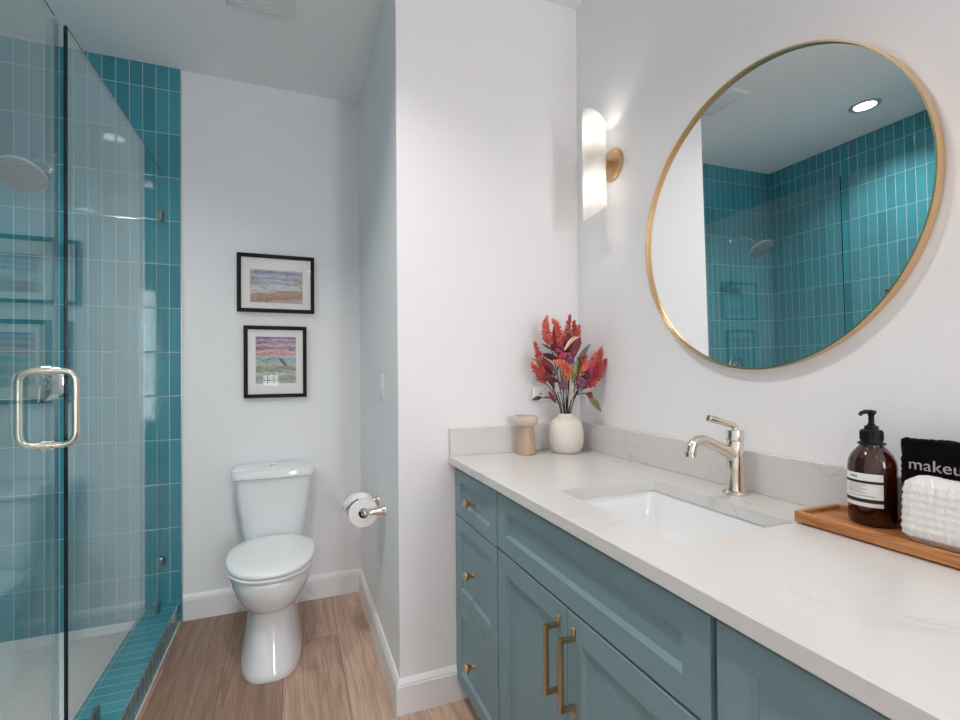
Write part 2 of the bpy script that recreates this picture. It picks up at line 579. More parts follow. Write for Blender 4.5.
# shower floor, curb
b = bm_new(); box(b, XL, -0.67, YS, Y1 - 0.01, -0.06, 0.040)
struct('shower_floor', b, M['mosaic'])
CX0, CX1, CZ = -0.680, -0.5335, 0.100
b = bm_new(); box(b, CX0, CX1, YS, Y1 - 0.010, 0.0, CZ)
for f in b.faces:
    f.material_index = 0 if f.normal.z > 0.5 else 1
struct('shower_curb', b, [M['tile_curb_top'], M['tile_curb_face']])
b = bm_new(); box(b, CX1 - 0.004, CX1 + 0.0015, YS, Y1 - 0.0105, CZ - 0.006, CZ + 0.0012)
struct('trim_3', b, M['steel'])
b = bm_new(); box(b, CX1, CX1 + 0.006, YS, Y1 - 0.010, 0.0, 0.005, 0.002, 1)
struct('trim_4', b, M['trim'])

# baseboards: flat board with a stepped cap
def base_profile(t):
    return [(0, 0.0), (-t, 0.0), (-t, 0.100), (-t * 0.86, 0.1035), (-t * 0.86, 0.108), (-t * 0.45, 0.1215), (-t * 0.30, 0.124), (0, 0.124)]
def baseboard(name, pts):
    """pts: wall line with per-point offset direction (mitred), board swept along it"""
    b = bm_new()
    rings = []
    for (x, y, dx, dy) in pts:
        rings.append([Vector((x + dx * -o, y + dy * -o, z)) for o, z in base_profile(0.015)])
    loft(b, rings, True, True)
    return struct(name, b, M['trim'], 20)
baseboard('baseboard_back', [(XT + 0.001, Y1, 0, -1), (X1, Y1, -1, -1)])
baseboard('baseboard_side', [(X1, Y1, -1, -1), (X1, Y2, -1, -1)])
baseboard('baseboard_middle', [(X1, Y2, -1, -1), (0.628, Y2, 0, -1)])
baseboard('baseboard_rear', [(X3, YR, 0, 1), (XD, YR, 0, 1)])

# ------------------------------------------------------------------ ceiling fixtures
def downlight(x, y, watts, label, r=0.054, col=(1, 0.95, 0.885)):
    t = thing('downlight', label, 'ceiling light', (x, y, H), group='ceiling downlights')
    b = bm_new()
    lathe(b, [(r + 0.026, 0.0), (r + 0.026, -0.003), (r + 0.020, -0.007), (r + 0.004, -0.006), (r, -0.001), (r, 0.0)], (x, y, H), seg=40)
    obj('trim_ring', b, M['trim_ring'], t, 40)
    b = bm_new(); lathe(b, [(r, -0.0015), (r, -0.004), (r * 0.6, -0.0062), (0.0, -0.007)], (x, y, H), seg=40)
    obj('lens', b, M['lamp'], t, 40)
    L = bpy.data.lights.new('downlight_lamp', 'AREA')
    L.shape = 'DISK'; L.size = 2 * r; L.energy = watts; L.color = col; L.spread = math.radians(125)
    lo = bpy.data.objects.new('downlight_lamp', L); COL.objects.link(lo)
    lo.parent = t; lo.location = (0, 0, -0.012)
    return t
downlight(-1.07, 1.765, SHOWER_W, 'round recessed downlight in the ceiling over the teal tiled shower', col=(1, 0.97, 0.94))
downlight(-0.10, 0.95, ADDED_DOWNLIGHT_W * 1.5, 'round recessed downlight in the ceiling above the open floor before the toilet')  # added out of view to brighten the toilet niche
downlight(0.25, -0.9, ADDED_DOWNLIGHT_W, 'round recessed downlight in the ceiling halfway back to the rear windows')  # extra light source placed behind the view
downlight(0.25, -2.2, ADDED_DOWNLIGHT_W, 'round recessed downlight in the ceiling nearest the rear window')  # another unseen lamp put in to light the room

t = thing('exhaust_fan', 'square white exhaust fan grille in the ceiling before the toilet', 'ceiling fan', (-0.12, 2.02, H))
b = bm_new(); lo_, hi_ = rrect(-0.255, 0.015, 1.885, 2.155, 0.012, H), rrect(-0.243, 0.003, 1.897, 2.143, 0.012, H - 0.014)
loft(b, [lo_, [v + Vector((0, 0, -0.006)) for v in lo_], hi_], True, True)
obj('fan_cover', b, M['white_plastic'], t, 30)
b = bm_new()
for k in range(9):
    y = 1.915 + k * 0.0255
    box(b, -0.225, -0.015, y, y + 0.012, H - 0.0175, H - 0.0135, 0.001, 1)
obj('grille_slats', b, M['white_plastic'], t, 30)

# ------------------------------------------------------------------ shower glass
def glass_box(name, parent, x0, x1, y0, y1, z0, z1, local=False, edge=M['glass_edge']):
    b = bm_new(); a = (x1 - x0) * 0.36                 # polished arrises leave a thin dark line along the top
    sec = [(x0, z0), (x1, z0), (x1, z1 - a), (x1 - a, z1), (x0 + a, z1), (x0, z1 - a)]
    loft(b, [[Vector((x, y, z)) for x, z in sec] for y in (y0, y1)])
    b.normal_update()
    bmesh.ops.recalc_face_normals(b, faces=b.faces)
    for f in b.faces:
        f.material_index = 1 if f.normal.y < -0.5 or f.normal.z > 0.9 or (f.normal.y > 0.5 and edge is not M['glass_edge']) else 0
    return obj(name, b, [M['glass'], edge], parent, 0, local=local)
G = 0.010
t = thing('glass_panel', 'fixed clear glass shower panel clipped to the teal tiled back wall', 'shower glass', (XG, 2.2, CZ))
glass_box('glass_pane', t, XG - G / 2, XG + G / 2, 1.638, Y1 - 0.014, CZ + 0.004, 2.222)
for z in (2.003, 0.312):
    b = bm_new(); box(b, XG - 0.0075, XG + 0.0085, Y1 - 0.046, Y1 - 0.010, z - 0.022, z + 0.022, 0.002, 1)
    obj('wall_clip', b, M['clip'], t)
for y in (2.625, 1.85):
    b = bm_new(); box(b, XG - 0.0075, XG + 0.0075, y - 0.022, y + 0.022, CZ, CZ + 0.046, 0.002, 1)
    obj('curb_clip', b, M['clip'], t)
# door, a touch ajar inwards; built in its own frame with the hinge edge at the origin and the free edge at +Y
DL = 0.845
t = thing('shower_door', 'frameless clear glass shower door with a nickel D handle on both faces', 'shower door',
          (-0.601, 1.606 - DL, CZ + 0.012), (0, 0, math.radians(1.25)))
pane = glass_box('glass_pane', t, -G / 2, G / 2, 0, DL, 0.004, 2.112, True)
b = bm_new(); box(b, -0.006, 0.006, DL, DL + 0.011, 0.004, 2.105)
obj('edge_seal', b, M['seal'], t, 0, local=True)
zc = 1.137 - CZ - 0.012
hy = DL - 0.042
hand = bm_new()
ring = rounded_path([(0.004, hy, zc + 0.100), (0.061, hy, zc + 0.100), (0.061, hy, zc - 0.100), (0.004, hy, zc - 0.100)], 0.034, 8)
tube(hand, ring, 0.0085, 16)
obj('outer_handle', hand, M['nickel'], t, 40, local=True)
hand = bm_new()
tube(hand, [Vector((-p.x, p.y, p.z)) for p in ring], 0.0085, 16)
obj('inner_handle', hand, M['nickel'], t, 40, local=True)
for s in (1, -1):
    hand = bm_new()
    lathe(hand, [(0.0135, -0.011), (0.0135, 0.011)], (0, hy, zc + s * 0.100), 'X', 24)
    obj('handle_washer', hand, M['nickel'], t, 40, local=True)
for z in (0.35, 1.75):
    b = bm_new(); box(b, -0.012, 0.012, -0.035, 0.055, z - 0.045, z + 0.045, 0.003, 1)
    obj('hinge', b, M['steel'], t, local=True)

# shower head on its arm
t = thing('showerhead', 'wide round chrome shower head on an arm from the tiled back wall', 'shower head', (-1.045, Y1 - 0.01, 2.170))
hx = -1.045
b = bm_new(); lathe(b, [(0.022, 0.0), (0.022, 0.006), (0.018, 0.014), (0.012, 0.018)], (hx, Y1 - 0.010, 2.170), '-Y', 32)
obj('flange', b, M['chrome'], t)
ball = Vector((hx, 2.490, 2.088))
b = bm_new(); tube(b, rounded_path([(hx, Y1 - 0.012, 2.170), (hx, 2.575, 2.172), ball], 0.05, 8), 0.0095, 14)
obj('arm', b, M['steel'], t, 50)
b = bm_new(); bmesh.ops.create_uvsphere(b, u_segments=20, v_segments=12, radius=0.016, matrix=Matrix.Translation(ball))
obj('ball_joint', b, M['chrome'], t, 60)
d = Vector((0.02, -0.60, -0.80)).normalized()
rot = d.to_track_quat('Z', 'Y').to_matrix().to_4x4()
b = bm_new()
lathe(b, [(0.011, 0.008), (0.014, 0.020), (0.030, 0.030), (0.082, 0.043), (0.088, 0.049), (0.088, 0.055), (0.084, 0.058)], seg=48)
bmesh.ops.transform(b, matrix=Matrix.Translation(ball) @ rot, verts=b.verts)
obj('head', b, M['steel'], t, 40)
def nozzle_mat():
    m = plain('nozzle_face', rgb(150, 150, 150), 0.45, 0.6)
    vo = m.node('ShaderNodeTexVoronoi'); vo.inputs['Scale'].default_value = 110.0; vo.inputs['Randomness'].default_value = 0.2
    m.link(m.obj(), vo.inputs['Vector'])
    m.link(m.ramp(vo.outputs['Distance'], [(0.25, rgb(105, 105, 106)), (0.4, rgb(172, 172, 172))]), m.b.inputs['Base Color'])
    return m.m
b = bm_new(); lathe(b, [(0.083, 0.0575), (0.081, 0.0595), (0.0, 0.0600)], seg=48)
bmesh.ops.transform(b, matrix=Matrix.Translation(ball) @ rot, verts=b.verts)
obj('nozzle_face', b, nozzle_mat(), t, 40)

# valve on the same wall
t = thing('shower_valve', 'round chrome shower valve with lever on the tiled back wall', 'shower valve', (-1.06, Y1 - 0.01, 1.19))
b = bm_new(); lathe(b, [(0.082, 0.0), (0.082, 0.005), (0.074, 0.011), (0.034, 0.014)], (-1.06, Y1 - 0.01, 1.19), '-Y', 40)
obj('escutcheon', b, M['chrome'], t)
b = bm_new(); lathe(b, [(0.032, 0.012), (0.030, 0.050), (0.026, 0.058), (0.0, 0.060)], (-1.06, Y1 - 0.01, 1.19), '-Y', 32)
obj('hub', b, M['chrome'], t)
b = bm_new(); tube(b, [(-1.06, Y1 - 0.055, 1.19), (-1.06, Y1 - 0.070, 1.150), (-1.06, Y1 - 0.078, 1.105)], [0.010, 0.009, 0.007], 14)
obj('lever', b, M['chrome'], t)

# ------------------------------------------------------------------ toilet
TX = -0.096
def egg(z, yf, yb, hw, n=44, p=2.25, split=0.56):
    out = []
    yc = yf + (yb - yf) * split
    for k in range(n):
        a = 2 * PI * k / n
        c, s = math.cos(a), math.sin(a)
        q = 2.0 / p
        x = hw * math.copysign(abs(s) ** q, s)
        l = (yc - yf) if c > 0 else (yb - yc)
        qq = q if c > 0 else 0.75
        y = yc - l * math.copysign(abs(c) ** qq, c)
        out.append(Vector((TX + x, y, z)))
    return out
t = thing('toilet', 'white two-piece toilet with closed lid below the framed pictures', 'toilet', (TX, 2.35, 0))
b = bm_new()
def ped(z, yf, hw): return egg(z, yf, 2.60, hw, p=2.8)
loft(b, [ped(0.0, 2.034, 0.126), ped(0.006, 2.031, 0.128), ped(0.03, 2.037, 0.124), ped(0.08, 2.058, 0.115),
         ped(0.14, 2.078, 0.107), ped(0.20, 2.090, 0.102), ped(0.235, 2.094, 0.101), egg(0.250, 2.086, 2.60, 0.106, p=2.6),
         egg(0.262, 2.064, 2.60, 0.122, p=2.5), egg(0.282, 2.042, 2.60, 0.141), egg(0.31, 2.025, 2.60, 0.157), egg(0.345, 2.015, 2.60, 0.169),
         egg(0.38, 2.011, 2.60, 0.174), egg(0.392, 2.012, 2.60, 0.174), egg(0.397, 2.017, 2.60, 0.170)])
# deck that carries the tank
loft(b, [rrect(TX - 0.10, TX + 0.10, 2.40, 2.700, 0.03, 0.27), rrect(TX - 0.125, TX + 0.125, 2.42, 2.705, 0.03, 0.34), rrect(TX - 0.135, TX + 0.135, 2.46, 2.708, 0.03, 0.405), rrect(TX - 0.133, TX + 0.133, 2.462, 2.706, 0.03, 0.409)])
obj('bowl', b, M['ceramic'], t, 50)
b = bm_new()
loft(b, [egg(0.3965, 2.030, 2.50, 0.162), egg(0.4000, 2.030, 2.50, 0.162), egg(0.4002, 2.014, 2.50, 0.176), egg(0.402, 2.009, 2.505, 0.180), egg(0.409, 2.007, 2.505, 0.182), egg(0.414, 2.016, 2.50, 0.176)])
obj('seat', b, M['seat'], t, 50)
b = bm_new()
loft(b, [egg(0.4145, 2.030, 2.505, 0.164), egg(0.4195, 2.030, 2.505, 0.164), egg(0.4200, 2.013, 2.505, 0.178), egg(0.422, 2.009, 2.51, 0.181), egg(0.432, 2.009, 2.51, 0.181), egg(0.438, 2.016, 2.505, 0.175), egg(0.442, 2.06, 2.48, 0.13), egg(0.443, 2.14, 2.42, 0.07)])
obj('lid', b, M['seat'], t, 50)
for s in (-1, 1):
    b = bm_new(); lathe(b, [(0.011, -0.022), (0.011, 0.022)], (TX + s * 0.075, 2.509, 0.424), 'X', 16)
    obj('hinge', b, M['seat'], t)
def dense(r, per=4):
    o = []
    for a, c in zip(r, r[1:] + r[:1]):
        m = per if (c - a).length > 0.05 else 1
        for k in range(m): o.append(a.lerp(c, k / m))
    return o
def tank_r(hw0, yf, z, bulge=0.016):
    r = dense(rrect(TX - hw0, TX + hw0, yf, 2.712, 0.028, z, 6), 10)
    return [Vector((v.x, v.y - bulge * max(0.0, (2.64 - v.y) / (2.64 - yf)) * (1 - ((v.x - TX) / hw0) ** 2), z)) for v in r]
b = bm_new()
loft(b, [tank_r(0.122, 2.553, 0.402), tank_r(0.136, 2.541, 0.409), tank_r(0.143, 2.537, 0.435), tank_r(0.165, 2.529, 0.60), tank_r(0.178, 2.522, 0.711)])
obj('tank', b, M['ceramic'], t, 40)
b = bm_new()
loft(b, [tank_r(0.180, 2.520, 0.712), tank_r(0.188, 2.511, 0.715), tank_r(0.189, 2.510, 0.741), tank_r(0.184, 2.516, 0.752), tank_r(0.166, 2.536, 0.756), tank_r(0.10, 2.60, 0.757)])
obj('tank_lid', b, M['ceramic'], t, 40)
for s in (-1, 1):
    b = bm_new()
    pts = [Vector((TX + s * 0.002, 2.60, 0)), ]
    half = [Vector((TX + s * (0.0015 + 0.021 * math.cos(a)), 2.618 + 0.021 * math.sin(a), 0)) for a in [(-PI / 2 + PI * k / 14) for k in range(15)]]
    loft(b, [[v + Vector((0, 0, 0.756)) for v in half], [v + Vector((0, 0, 0.7605)) for v in half]])
    obj('flush_button', b, M['chrome'], t, 30)

# ------------------------------------------------------------------ toilet roll and its holder
HZ, HXc = 0.654, X1 - 0.083
t = thing('toilet_roll_holder', 'polished nickel two-post toilet roll holder on the niche side wall', 'toilet roll holder', (X1, 2.03, HZ))
for y, s in ((1.945, 1), (2.115, -1)):
    b = bm_new()
    lathe(b, [(0.023, 0.0), (0.023, 0.005), (0.019, 0.010), (0.016, 0.020), (0.0125, 0.050), (0.0105, 0.066), (0.0115, 0.070), (0.013, 0.074)], (X1, y, HZ), '-X', 28)
    bmesh.ops.create_uvsphere(b, u_segments=18, v_segments=10, radius=0.0145, matrix=Matrix.Translation((HXc, y, HZ)))
    obj('post', b, M['nickel'], t, 40)
b = bm_new(); lathe(b, [(0.0085, 1.95), (0.0085, 2.11)], (HXc, 0, HZ), 'Y', 20)
obj('roller', b, M['nickel'], t, 40)
RZ = HZ - 0.011
t = thing('toilet_roll', 'white toilet paper roll with a loose crumpled top sheet on the nickel holder', 'toilet roll', (HXc, 2.03, RZ))
b = bm_new()
R0, R1 = 0.0205, 0.060
lathe(b, [(R0, 1.979), (R1 - 0.002, 1.979), (R1, 1.981), (R1, 2.079), (R1 - 0.002, 2.081), (R0, 2.081), (R0, 1.979)], (HXc, 0, RZ), 'Y', 56, False, False)
obj('paper', b, M['paper'], t, 40)
b = bm_new(); lathe(b, [(0.0195, 1.9785), (0.0207, 1.9785), (0.0207, 2.0815), (0.0195, 2.0815), (0.0195, 1.9785)], (HXc, 0, RZ), 'Y', 40, False, False)
obj('core', b, M['card'], t, 40)
b = bm_new()
rings = []
rnd = random.Random(3)
for k in range(17):
    a = math.radians(20 + k * 9.5)
    ring = []
    for j in range(15):
        y = 1.981 + 0.098 * j / 14
        rr = R1 + 0.0008 + 0.006 * max(0, math.sin((k - 2) / 14 * PI)) ** 1.2 * (0.55 + 0.45 * math.sin(j * 0.9 + k * 0.6)) + 0.002 * rnd.random()
        if k > 8: rr += (k - 8) * 0.0026 * rnd.random()
        if k == 16: rr += 0.010 * (0.5 + 0.5 * math.sin(j * 1.9))
        ring.append(Vector((HXc + rr * math.cos(a), y, RZ + rr * math.sin(a))))
    rings.append(ring)
loft(b, rings, False, False, closed=False)
o = obj('loose_sheet', b, M['paper'], t, 80)
m = o.modifiers.new('thickness', 'SOLIDIFY'); m.thickness = 0.0008

# ------------------------------------------------------------------ light switch and outlet
t = thing('light_switch', 'white rocker light switch on the niche side wall above the toilet roll', 'light switch', (X1, 1.988, 1.16))
b = bm_new(); box(b, X1 - 0.0055, X1, 1.952, 2.024, 1.102, 1.218, 0.003, 2)
obj('switch_plate', b, M['white_plastic'], t)
b = bm_new(); r0 = [Vector((X1 - 0.0055, 1.971, 1.127)), Vector((X1 - 0.0055, 2.005, 1.127)), Vector((X1 - 0.0055, 2.005, 1.193)), Vector((X1 - 0.0055, 1.971, 1.193))]
r1 = [v + Vector((-0.002 - 0.004 * (v.z > 1.16), 0, 0)) for v in r0]
loft(b, [r0, r1])
obj('rocker', b, M['white_plastic'], t, 0)

t = thing('wall_outlet', 'white outlet cover on the short wall behind the flowers', 'outlet', (0.925, Y2, 1.165))
OX0, OX1 = 0.872, 0.950
b = bm_new(); box(b, OX0, OX1, Y2 - 0.006, Y2, 1.105, 1.228, 0.003, 2)
obj('cover_plate', b, M['white_plastic'], t)
for zz in (1.195, 1.137):
    b = bm_new(); oc = (OX0 + OX1) / 2
    box(b, oc - 0.017, oc + 0.017, Y2 - 0.008, Y2 - 0.005, zz - 0.014, zz + 0.014, 0.004, 2)
    rc = obj('receptacle', b, M['white_plastic'], t)
    b = bm_new()
    for dx in (-0.0065, 0.0065): box(b, oc + dx - 0.001, oc + dx + 0.001, Y2 - 0.0085, Y2 - 0.0075, zz - 0.003, zz + 0.006)
    lathe(b, [(0.0025, 0.0075), (0.0025, 0.0085)], (oc, Y2, zz - 0.008), '-Y', 12)
    obj('slots', b, M['dark'], rc, 0)
t = thing('plug_in_sensor', 'small white square plug-in unit in the lower outlet behind the flowers', 'plug-in', (0.925, Y2, 1.135))
b = bm_new(); box(b, 0.882, 0.946, Y2 - 0.030, Y2 - 0.0086, 1.103, 1.163, 0.006, 3)
obj('housing', b, M['white_plastic'], t)
b = bm_new(); lathe(b, [(0.0045, 0.030), (0.0045, 0.0312)], (0.914, Y2, 1.135), '-Y', 16)
obj('sensor_dot', b, M['grey_ink'], t)

# ------------------------------------------------------------------ framed pictures
def art_mat(name, kind):
    m = NT(name)
    s = m.sep(m.gen())
    u, v = s[0], s[2]
    uv = m.comb(m.math('MULTIPLY', u, 2.2), m.math('MULTIPLY', v, 7.0))
    n1 = m.noise(uv, 1.6, 4, 0.6, 0.6)
    n2 = m.noise(m.comb(m.math('MULTIPLY', u, 5.0), m.math('MULTIPLY', v, 17.0), 3.0), 1.3, 4, 0.6, 0.8)
    n3 = m.noise(m.comb(m.math('MULTIPLY', u, 14.0), m.math('MULTIPLY', v, 13.0), 7.0), 1.0, 3, 0.6, 0.5)
    w = m.math('ADD', v, m.math('MULTIPLY', m.math('SUBTRACT', n1, 0.5), 0.22))
    if kind == 'lake':
        tilt = m.math('ADD', w, m.math('MULTIPLY', m.math('SUBTRACT', u, 0.45), -0.16))
        low = m.math('LESS_THAN', v, 0.5)
        w2 = m.math('ADD', m.math('MULTIPLY', low, tilt), m.math('MULTIPLY', m.math('SUBTRACT', 1.0, low), w))
        col = m.ramp(w2, [(0.02, rgb(196, 180, 160)), (0.10, rgb(168, 110, 130)), (0.17, rgb(188, 138, 104)), (0.26, rgb(206, 150, 112)), (0.30, rgb(150, 140, 120)),
                         (0.35, rgb(214, 216, 214)), (0.52, rgb(222, 226, 230)), (0.60, rgb(150, 166, 188)), (0.66, rgb(214, 218, 226)), (0.74, rgb(150, 152, 190)),
                         (0.80, rgb(206, 206, 222)), (0.92, rgb(120, 122, 160)), (0.97, rgb(190, 190, 210))])
        far = m.math('MULTIPLY', m.math('ABSOLUTE', m.math('SUBTRACT', u, 0.52)), 2.2)
        band = m.math('MULTIPLY', m.math('ABSOLUTE', m.math('SUBTRACT', v, 0.64)), -2.4)
        side = m.ramp(m.math('ADD', m.math('ADD', far, band), m.math('MULTIPLY', m.math('SUBTRACT', n3, 0.5), 1.3)), [(0.56, (0, 0, 0, 1)), (0.70, (1, 1, 1, 1))])
        col = m.mix(m.math('MULTIPLY', side, 0.75), col, m.ramp(n3, [(0.35, rgb(150, 122, 84)), (0.65, rgb(206, 182, 146))]))
    else:
        col = m.ramp(w, [(0.03, rgb(176, 182, 176)), (0.12, rgb(132, 150, 120)), (0.2, rgb(206, 212, 204)), (0.30, rgb(120, 140, 112)), (0.40, rgb(200, 200, 176)), (0.47, rgb(160, 186, 190)),
                         (0.52, rgb(92, 150, 172)), (0.57, rgb(196, 214, 220)), (0.63, rgb(206, 112, 96)), (0.69, rgb(226, 196, 190)), (0.77, rgb(140, 46, 92)), (0.81, rgb(222, 190, 204)),
                         (0.88, rgb(110, 66, 116)), (0.92, rgb(206, 174, 200)), (0.98, rgb(104, 52, 110))])
        # slanted dark bird shape above the reeds
        du, dv = m.math('SUBTRACT', u, 0.68), m.math('SUBTRACT', v, 0.45)
        a = m.math('ADD', m.math('MULTIPLY', du, 0.70), m.math('MULTIPLY', dv, 0.71))
        c = m.math('ADD', m.math('MULTIPLY', du, 0.71), m.math('MULTIPLY', dv, -0.70))
        e = m.math('ADD', m.math('POWER', m.math('DIVIDE', a, 0.036), 2.0), m.math('POWER', m.math('DIVIDE', c, 0.14), 2.0))
        col = m.mix(m.math('LESS_THAN', e, 1.0), col, rgb(52, 44, 76))
    st = m.ramp(n2, [(0.34, (0.30, 0.26, 0.32, 1)), (0.46, (1, 1, 1, 1))])
    col = m.mix(0.8, col, st, 'MULTIPLY')
    col = m.mix(0.14, col, m.ramp(n3, [(0.4, rgb(120, 112, 120)), (0.6, rgb(240, 238, 234))]))
    m.link(col, m.b.inputs['Base Color']); m.set(Roughness=0.9)
    return m.m
def picture(x0, x1, z0, z1, px, pz, art, label, tilt=0.0):
    t = thing('framed_picture', label, 'picture', ((x0 + x1) / 2, Y1, (z0 + z1) / 2), group='framed pictures above the toilet')
    fw, yb, yf = 0.0190, Y1 - 0.001, Y1 - 0.024
    b = bm_new()
    def rect(i, y): return [Vector((x0 + i, y, z0 + i)), Vector((x1 - i, y, z0 + i)), Vector((x1 - i, y, z1 - i)), Vector((x0 + i, y, z1 - i))]
    loft(b, [rect(0, yb), rect(0, yf + 0.001), rect(0.001, yf), rect(fw - 0.003, yf), rect(fw, yf + 0.004), rect(fw, yb), rect(0, yb)], False, False)
    obj('frame', b, M['black_wood'], t, 25)
    b = bm_new(); box(b, x0 + fw - 0.002, x1 - fw + 0.002, Y1 - 0.010, Y1 - 0.003, z0 + fw - 0.002, z1 - fw + 0.002)
    obj('mat_board', b, M['mat_board'], t, 0)
    b = bm_new(); box(b, px[0], px[1], Y1 - 0.0112, Y1 - 0.0101, pz[0], pz[1])
    obj('print', b, art, t, 0)
    b = bm_new(); box(b, x0 + fw - 0.002, x1 - fw + 0.002, Y1 - 0.0170, Y1 - 0.0150, z0 + fw - 0.002, z1 - fw + 0.002)
    obj('glass', b, M['pic_glass'], t, 0)
    return t
picture(-0.273, 0.105, 1.547, 1.852, (-0.212, 0.045), (1.598, 1.772), art_mat('lake_watercolour', 'lake'), 'upper black framed picture, a wide pale lake watercolour, above the toilet')
picture(-0.243, 0.064, 1.097, 1.475, (-0.187, 0.010), (1.172, 1.418), art_mat('sunset_watercolour', 'marsh'), 'lower black framed picture, an upright red sunset marsh, above the toilet')

# ------------------------------------------------------------------ vanity cabinets
FX = 0.561          # front face of doors and drawers
def shaker(y0, y1, z0, z1, ry=0.055, rz=0.050, th=0.019):
    b = bm_new()
    def R(i, x, jy=0, jz=0): return [Vector((x, y0 + i + jy, z0 + i + jz)), Vector((x, y1 - i - jy, z0 + i + jz)), Vector((x, y1 - i - jy, z1 - i - jz)), Vector((x, y0 + i + jy, z1 - i - jz))]
    loft(b, [R(0, FX + th), R(0, FX + 0.0015), R(0.0015, FX), R(0, FX, ry - 0.002, rz - 0.002), R(0.0075, FX + 0.0105, ry - 0.002, rz - 0.002)], True, True)
    return b
def knob(parent, y, z):
    b = bm_new()
    lathe(b, [(0.0125, 0.0), (0.0125, 0.003), (0.0085, 0.0055), (0.0066, 0.013), (0.0085, 0.0195), (0.0162, 0.0265), (0.0172, 0.0300), (0.0162, 0.0332), (0.0, 0.0352)], (FX, y, z), '-X', 28)
    return obj('knob', b, M['brass'], parent, 40)
def pull(parent, y, z0, z1):
    b = bm_new(); w = 0.0053; px = FX - 0.034
    box(b, px - w, px + w, y - w, y + w, z0, z1, 0.0012, 1)
    for zz, s in ((z0, -1), (z1, 1)):
        box(b, px, FX - 0.003, y - w, y + w, zz - w * (1 + s), zz + w * (1 - s), 0.0012, 1)
        box(b, FX - 0.0042, FX, y - w, y + w, min(zz - s * w * 2, zz + s * 0.010), max(zz - s * w * 2, zz + s * 0.010), 0.0008, 1)
        lathe(b, [(0.0068, 0.0), (0.0068, 0.0035), (0.0050, 0.0055), (0.0, 0.006)], (FX, y, zz + s * 0.011), '-X', 20)
    return obj('pull_handle', b, M['brass'], parent, 30)
def carcass(y0, y1):
    b = bm_new()
    ztop = ZC - 0.0295
    BX = 1.1135
    box(b, FX + 0.019, FX + 0.036, y0, y1, 0.085, ztop)          # face frame backing
    box(b, FX + 0.036, BX, y0, y0 + 0.018, 0.085, ztop)
    box(b, FX + 0.036, BX, y1 - 0.018, y1, 0.085, ztop)
    box(b, FX + 0.036, BX, y0 + 0.018, y1 - 0.018, 0.085, 0.103)
    box(b, BX - 0.012, BX, y0 + 0.018, y1 - 0.018, 0.103, ztop)
    box(b, 0.630, 0.645, y0, y1, 0.0, 0.085)                      # recessed plinth
    return b
DZ = [(0.697, 0.866), (0.388, 0.692), (0.085, 0.383)]
def drawer_cabinet(y0, y1, label, f0, f1, c0, c1):
    t = thing('drawer_cabinet', label, 'cabinet', (FX + 0.3, (y0 + y1) / 2, 0), group='vanity drawer cabinets')
    obj('body', carcass(c0, c1), [M['cab']], t, 0)
    for z0, z1 in DZ:
        dr = obj('drawer', shaker(f0, f1, z0, z1, 0.055, 0.0475), M['cab'], t, 20)
        k = knob(dr, (f0 + f1) / 2, (z0 + z1) / 2)
    return t
drawer_cabinet(1.268, 1.67, 'dusty blue drawer cabinet against the short wall, at the far vanity end', 1.272, 1.666, 1.2685, 1.6715)
drawer_cabinet(0.07, 0.474, 'dusty blue drawer cabinet at the near vanity end, below the wooden tray', 0.074, 0.468, 0.070, 0.4735)
t = thing('sink_cabinet', 'dusty blue two-door sink cabinet with false front, between the drawer cabinets', 'cabinet', (FX + 0.3, 0.871, 0))
obj('body', carcass(0.474, 1.268), [M['cab']], t, 0)
obj('false_front', shaker(0.480, 1.264, 0.702, 0.866, 0.0560, 0.050), M['cab'], t, 20)
dr = obj('door', shaker(0.8785, 1.264, 0.085, 0.696, 0.056, 0.056), M['cab'], t, 20)
pull(dr, 0.9100, 0.494, 0.652)
dr = obj('door', shaker(0.480, 0.8750, 0.085, 0.696, 0.056, 0.056), M['cab'], t, 20)
pull(dr, 0.8460, 0.494, 0.652)

# ------------------------------------------------------------------ worktop with the sink cut-out, splashbacks
SX0, SX1, SY0, SY1 = 0.648, 0.958, 0.632, 1.057
CXF, CY0 = 0.5385, 0.055
b = bm_new()
NR = 6
inner = rrect(SX0, SX1, SY0, SY1, 0.014, 0, NR)
outer_c = [(X3 - 0.0005, Y2 - 0.0005), (CXF, Y2 - 0.0005), (CXF, CY0), (X3 - 0.0005, CY0)]
def cut_slab(b, z0, z1):
    def ring_in(z): return [b.verts.new((v.x, v.y, z)) for v in inner]
    def ring_out(z, e=0.0): return [b.verts.new((x + (e if x < 0.8 else -e), y + (e if y < 0.8 else -e), z)) for x, y in outer_c]
    it, ib, ot, om, ob, obm = ring_in(z1), ring_in(z0), ring_out(z1, 0.002), ring_out(z1 - 0.002), ring_out(z0, 0.002), ring_out(z0 + 0.002)
    k = NR + 1
    for ii, oo, flip in ((it, ot, False), (ib, ob, True)):
        for q in range(4):
            seg = ii[q * k:(q + 1) * k]
            for a, c in zip(seg[:-1], seg[1:]): b.faces.new((oo[q], a, c))
            nq = (q + 1) % 4
            b.faces.new((oo[q], seg[-1], ii[(nq * k) % len(ii)], oo[nq]))
    n = len(it)
    for i in range(n):
        j = (i + 1) % n
        b.faces.new((it[i], it[j], ib[j], ib[i]))
    for A, B in ((ot, om), (om, obm), (obm, ob)):
        for i in range(4):
            j = (i + 1) % 4
            b.faces.new((A[i], A[j], B[j], B[i]))
cut_slab(b, ZC - 0.029, ZC)
o = obj('countertop', b, M['quartz'], None, 25)
tag(o, 'long white quartz countertop with sink cut-out on the blue cabinets', 'countertop')
SPZ = 1.014
b = bm_new(); box(b, X3 - 0.020, X3 - 0.0003, CY0, Y2 - 0.0003, ZC, SPZ, 0.0015, 1)
o = obj('back_splash', b, M['quartz']); tag(o, 'long low white quartz splashback under the round mirror', 'splashback')
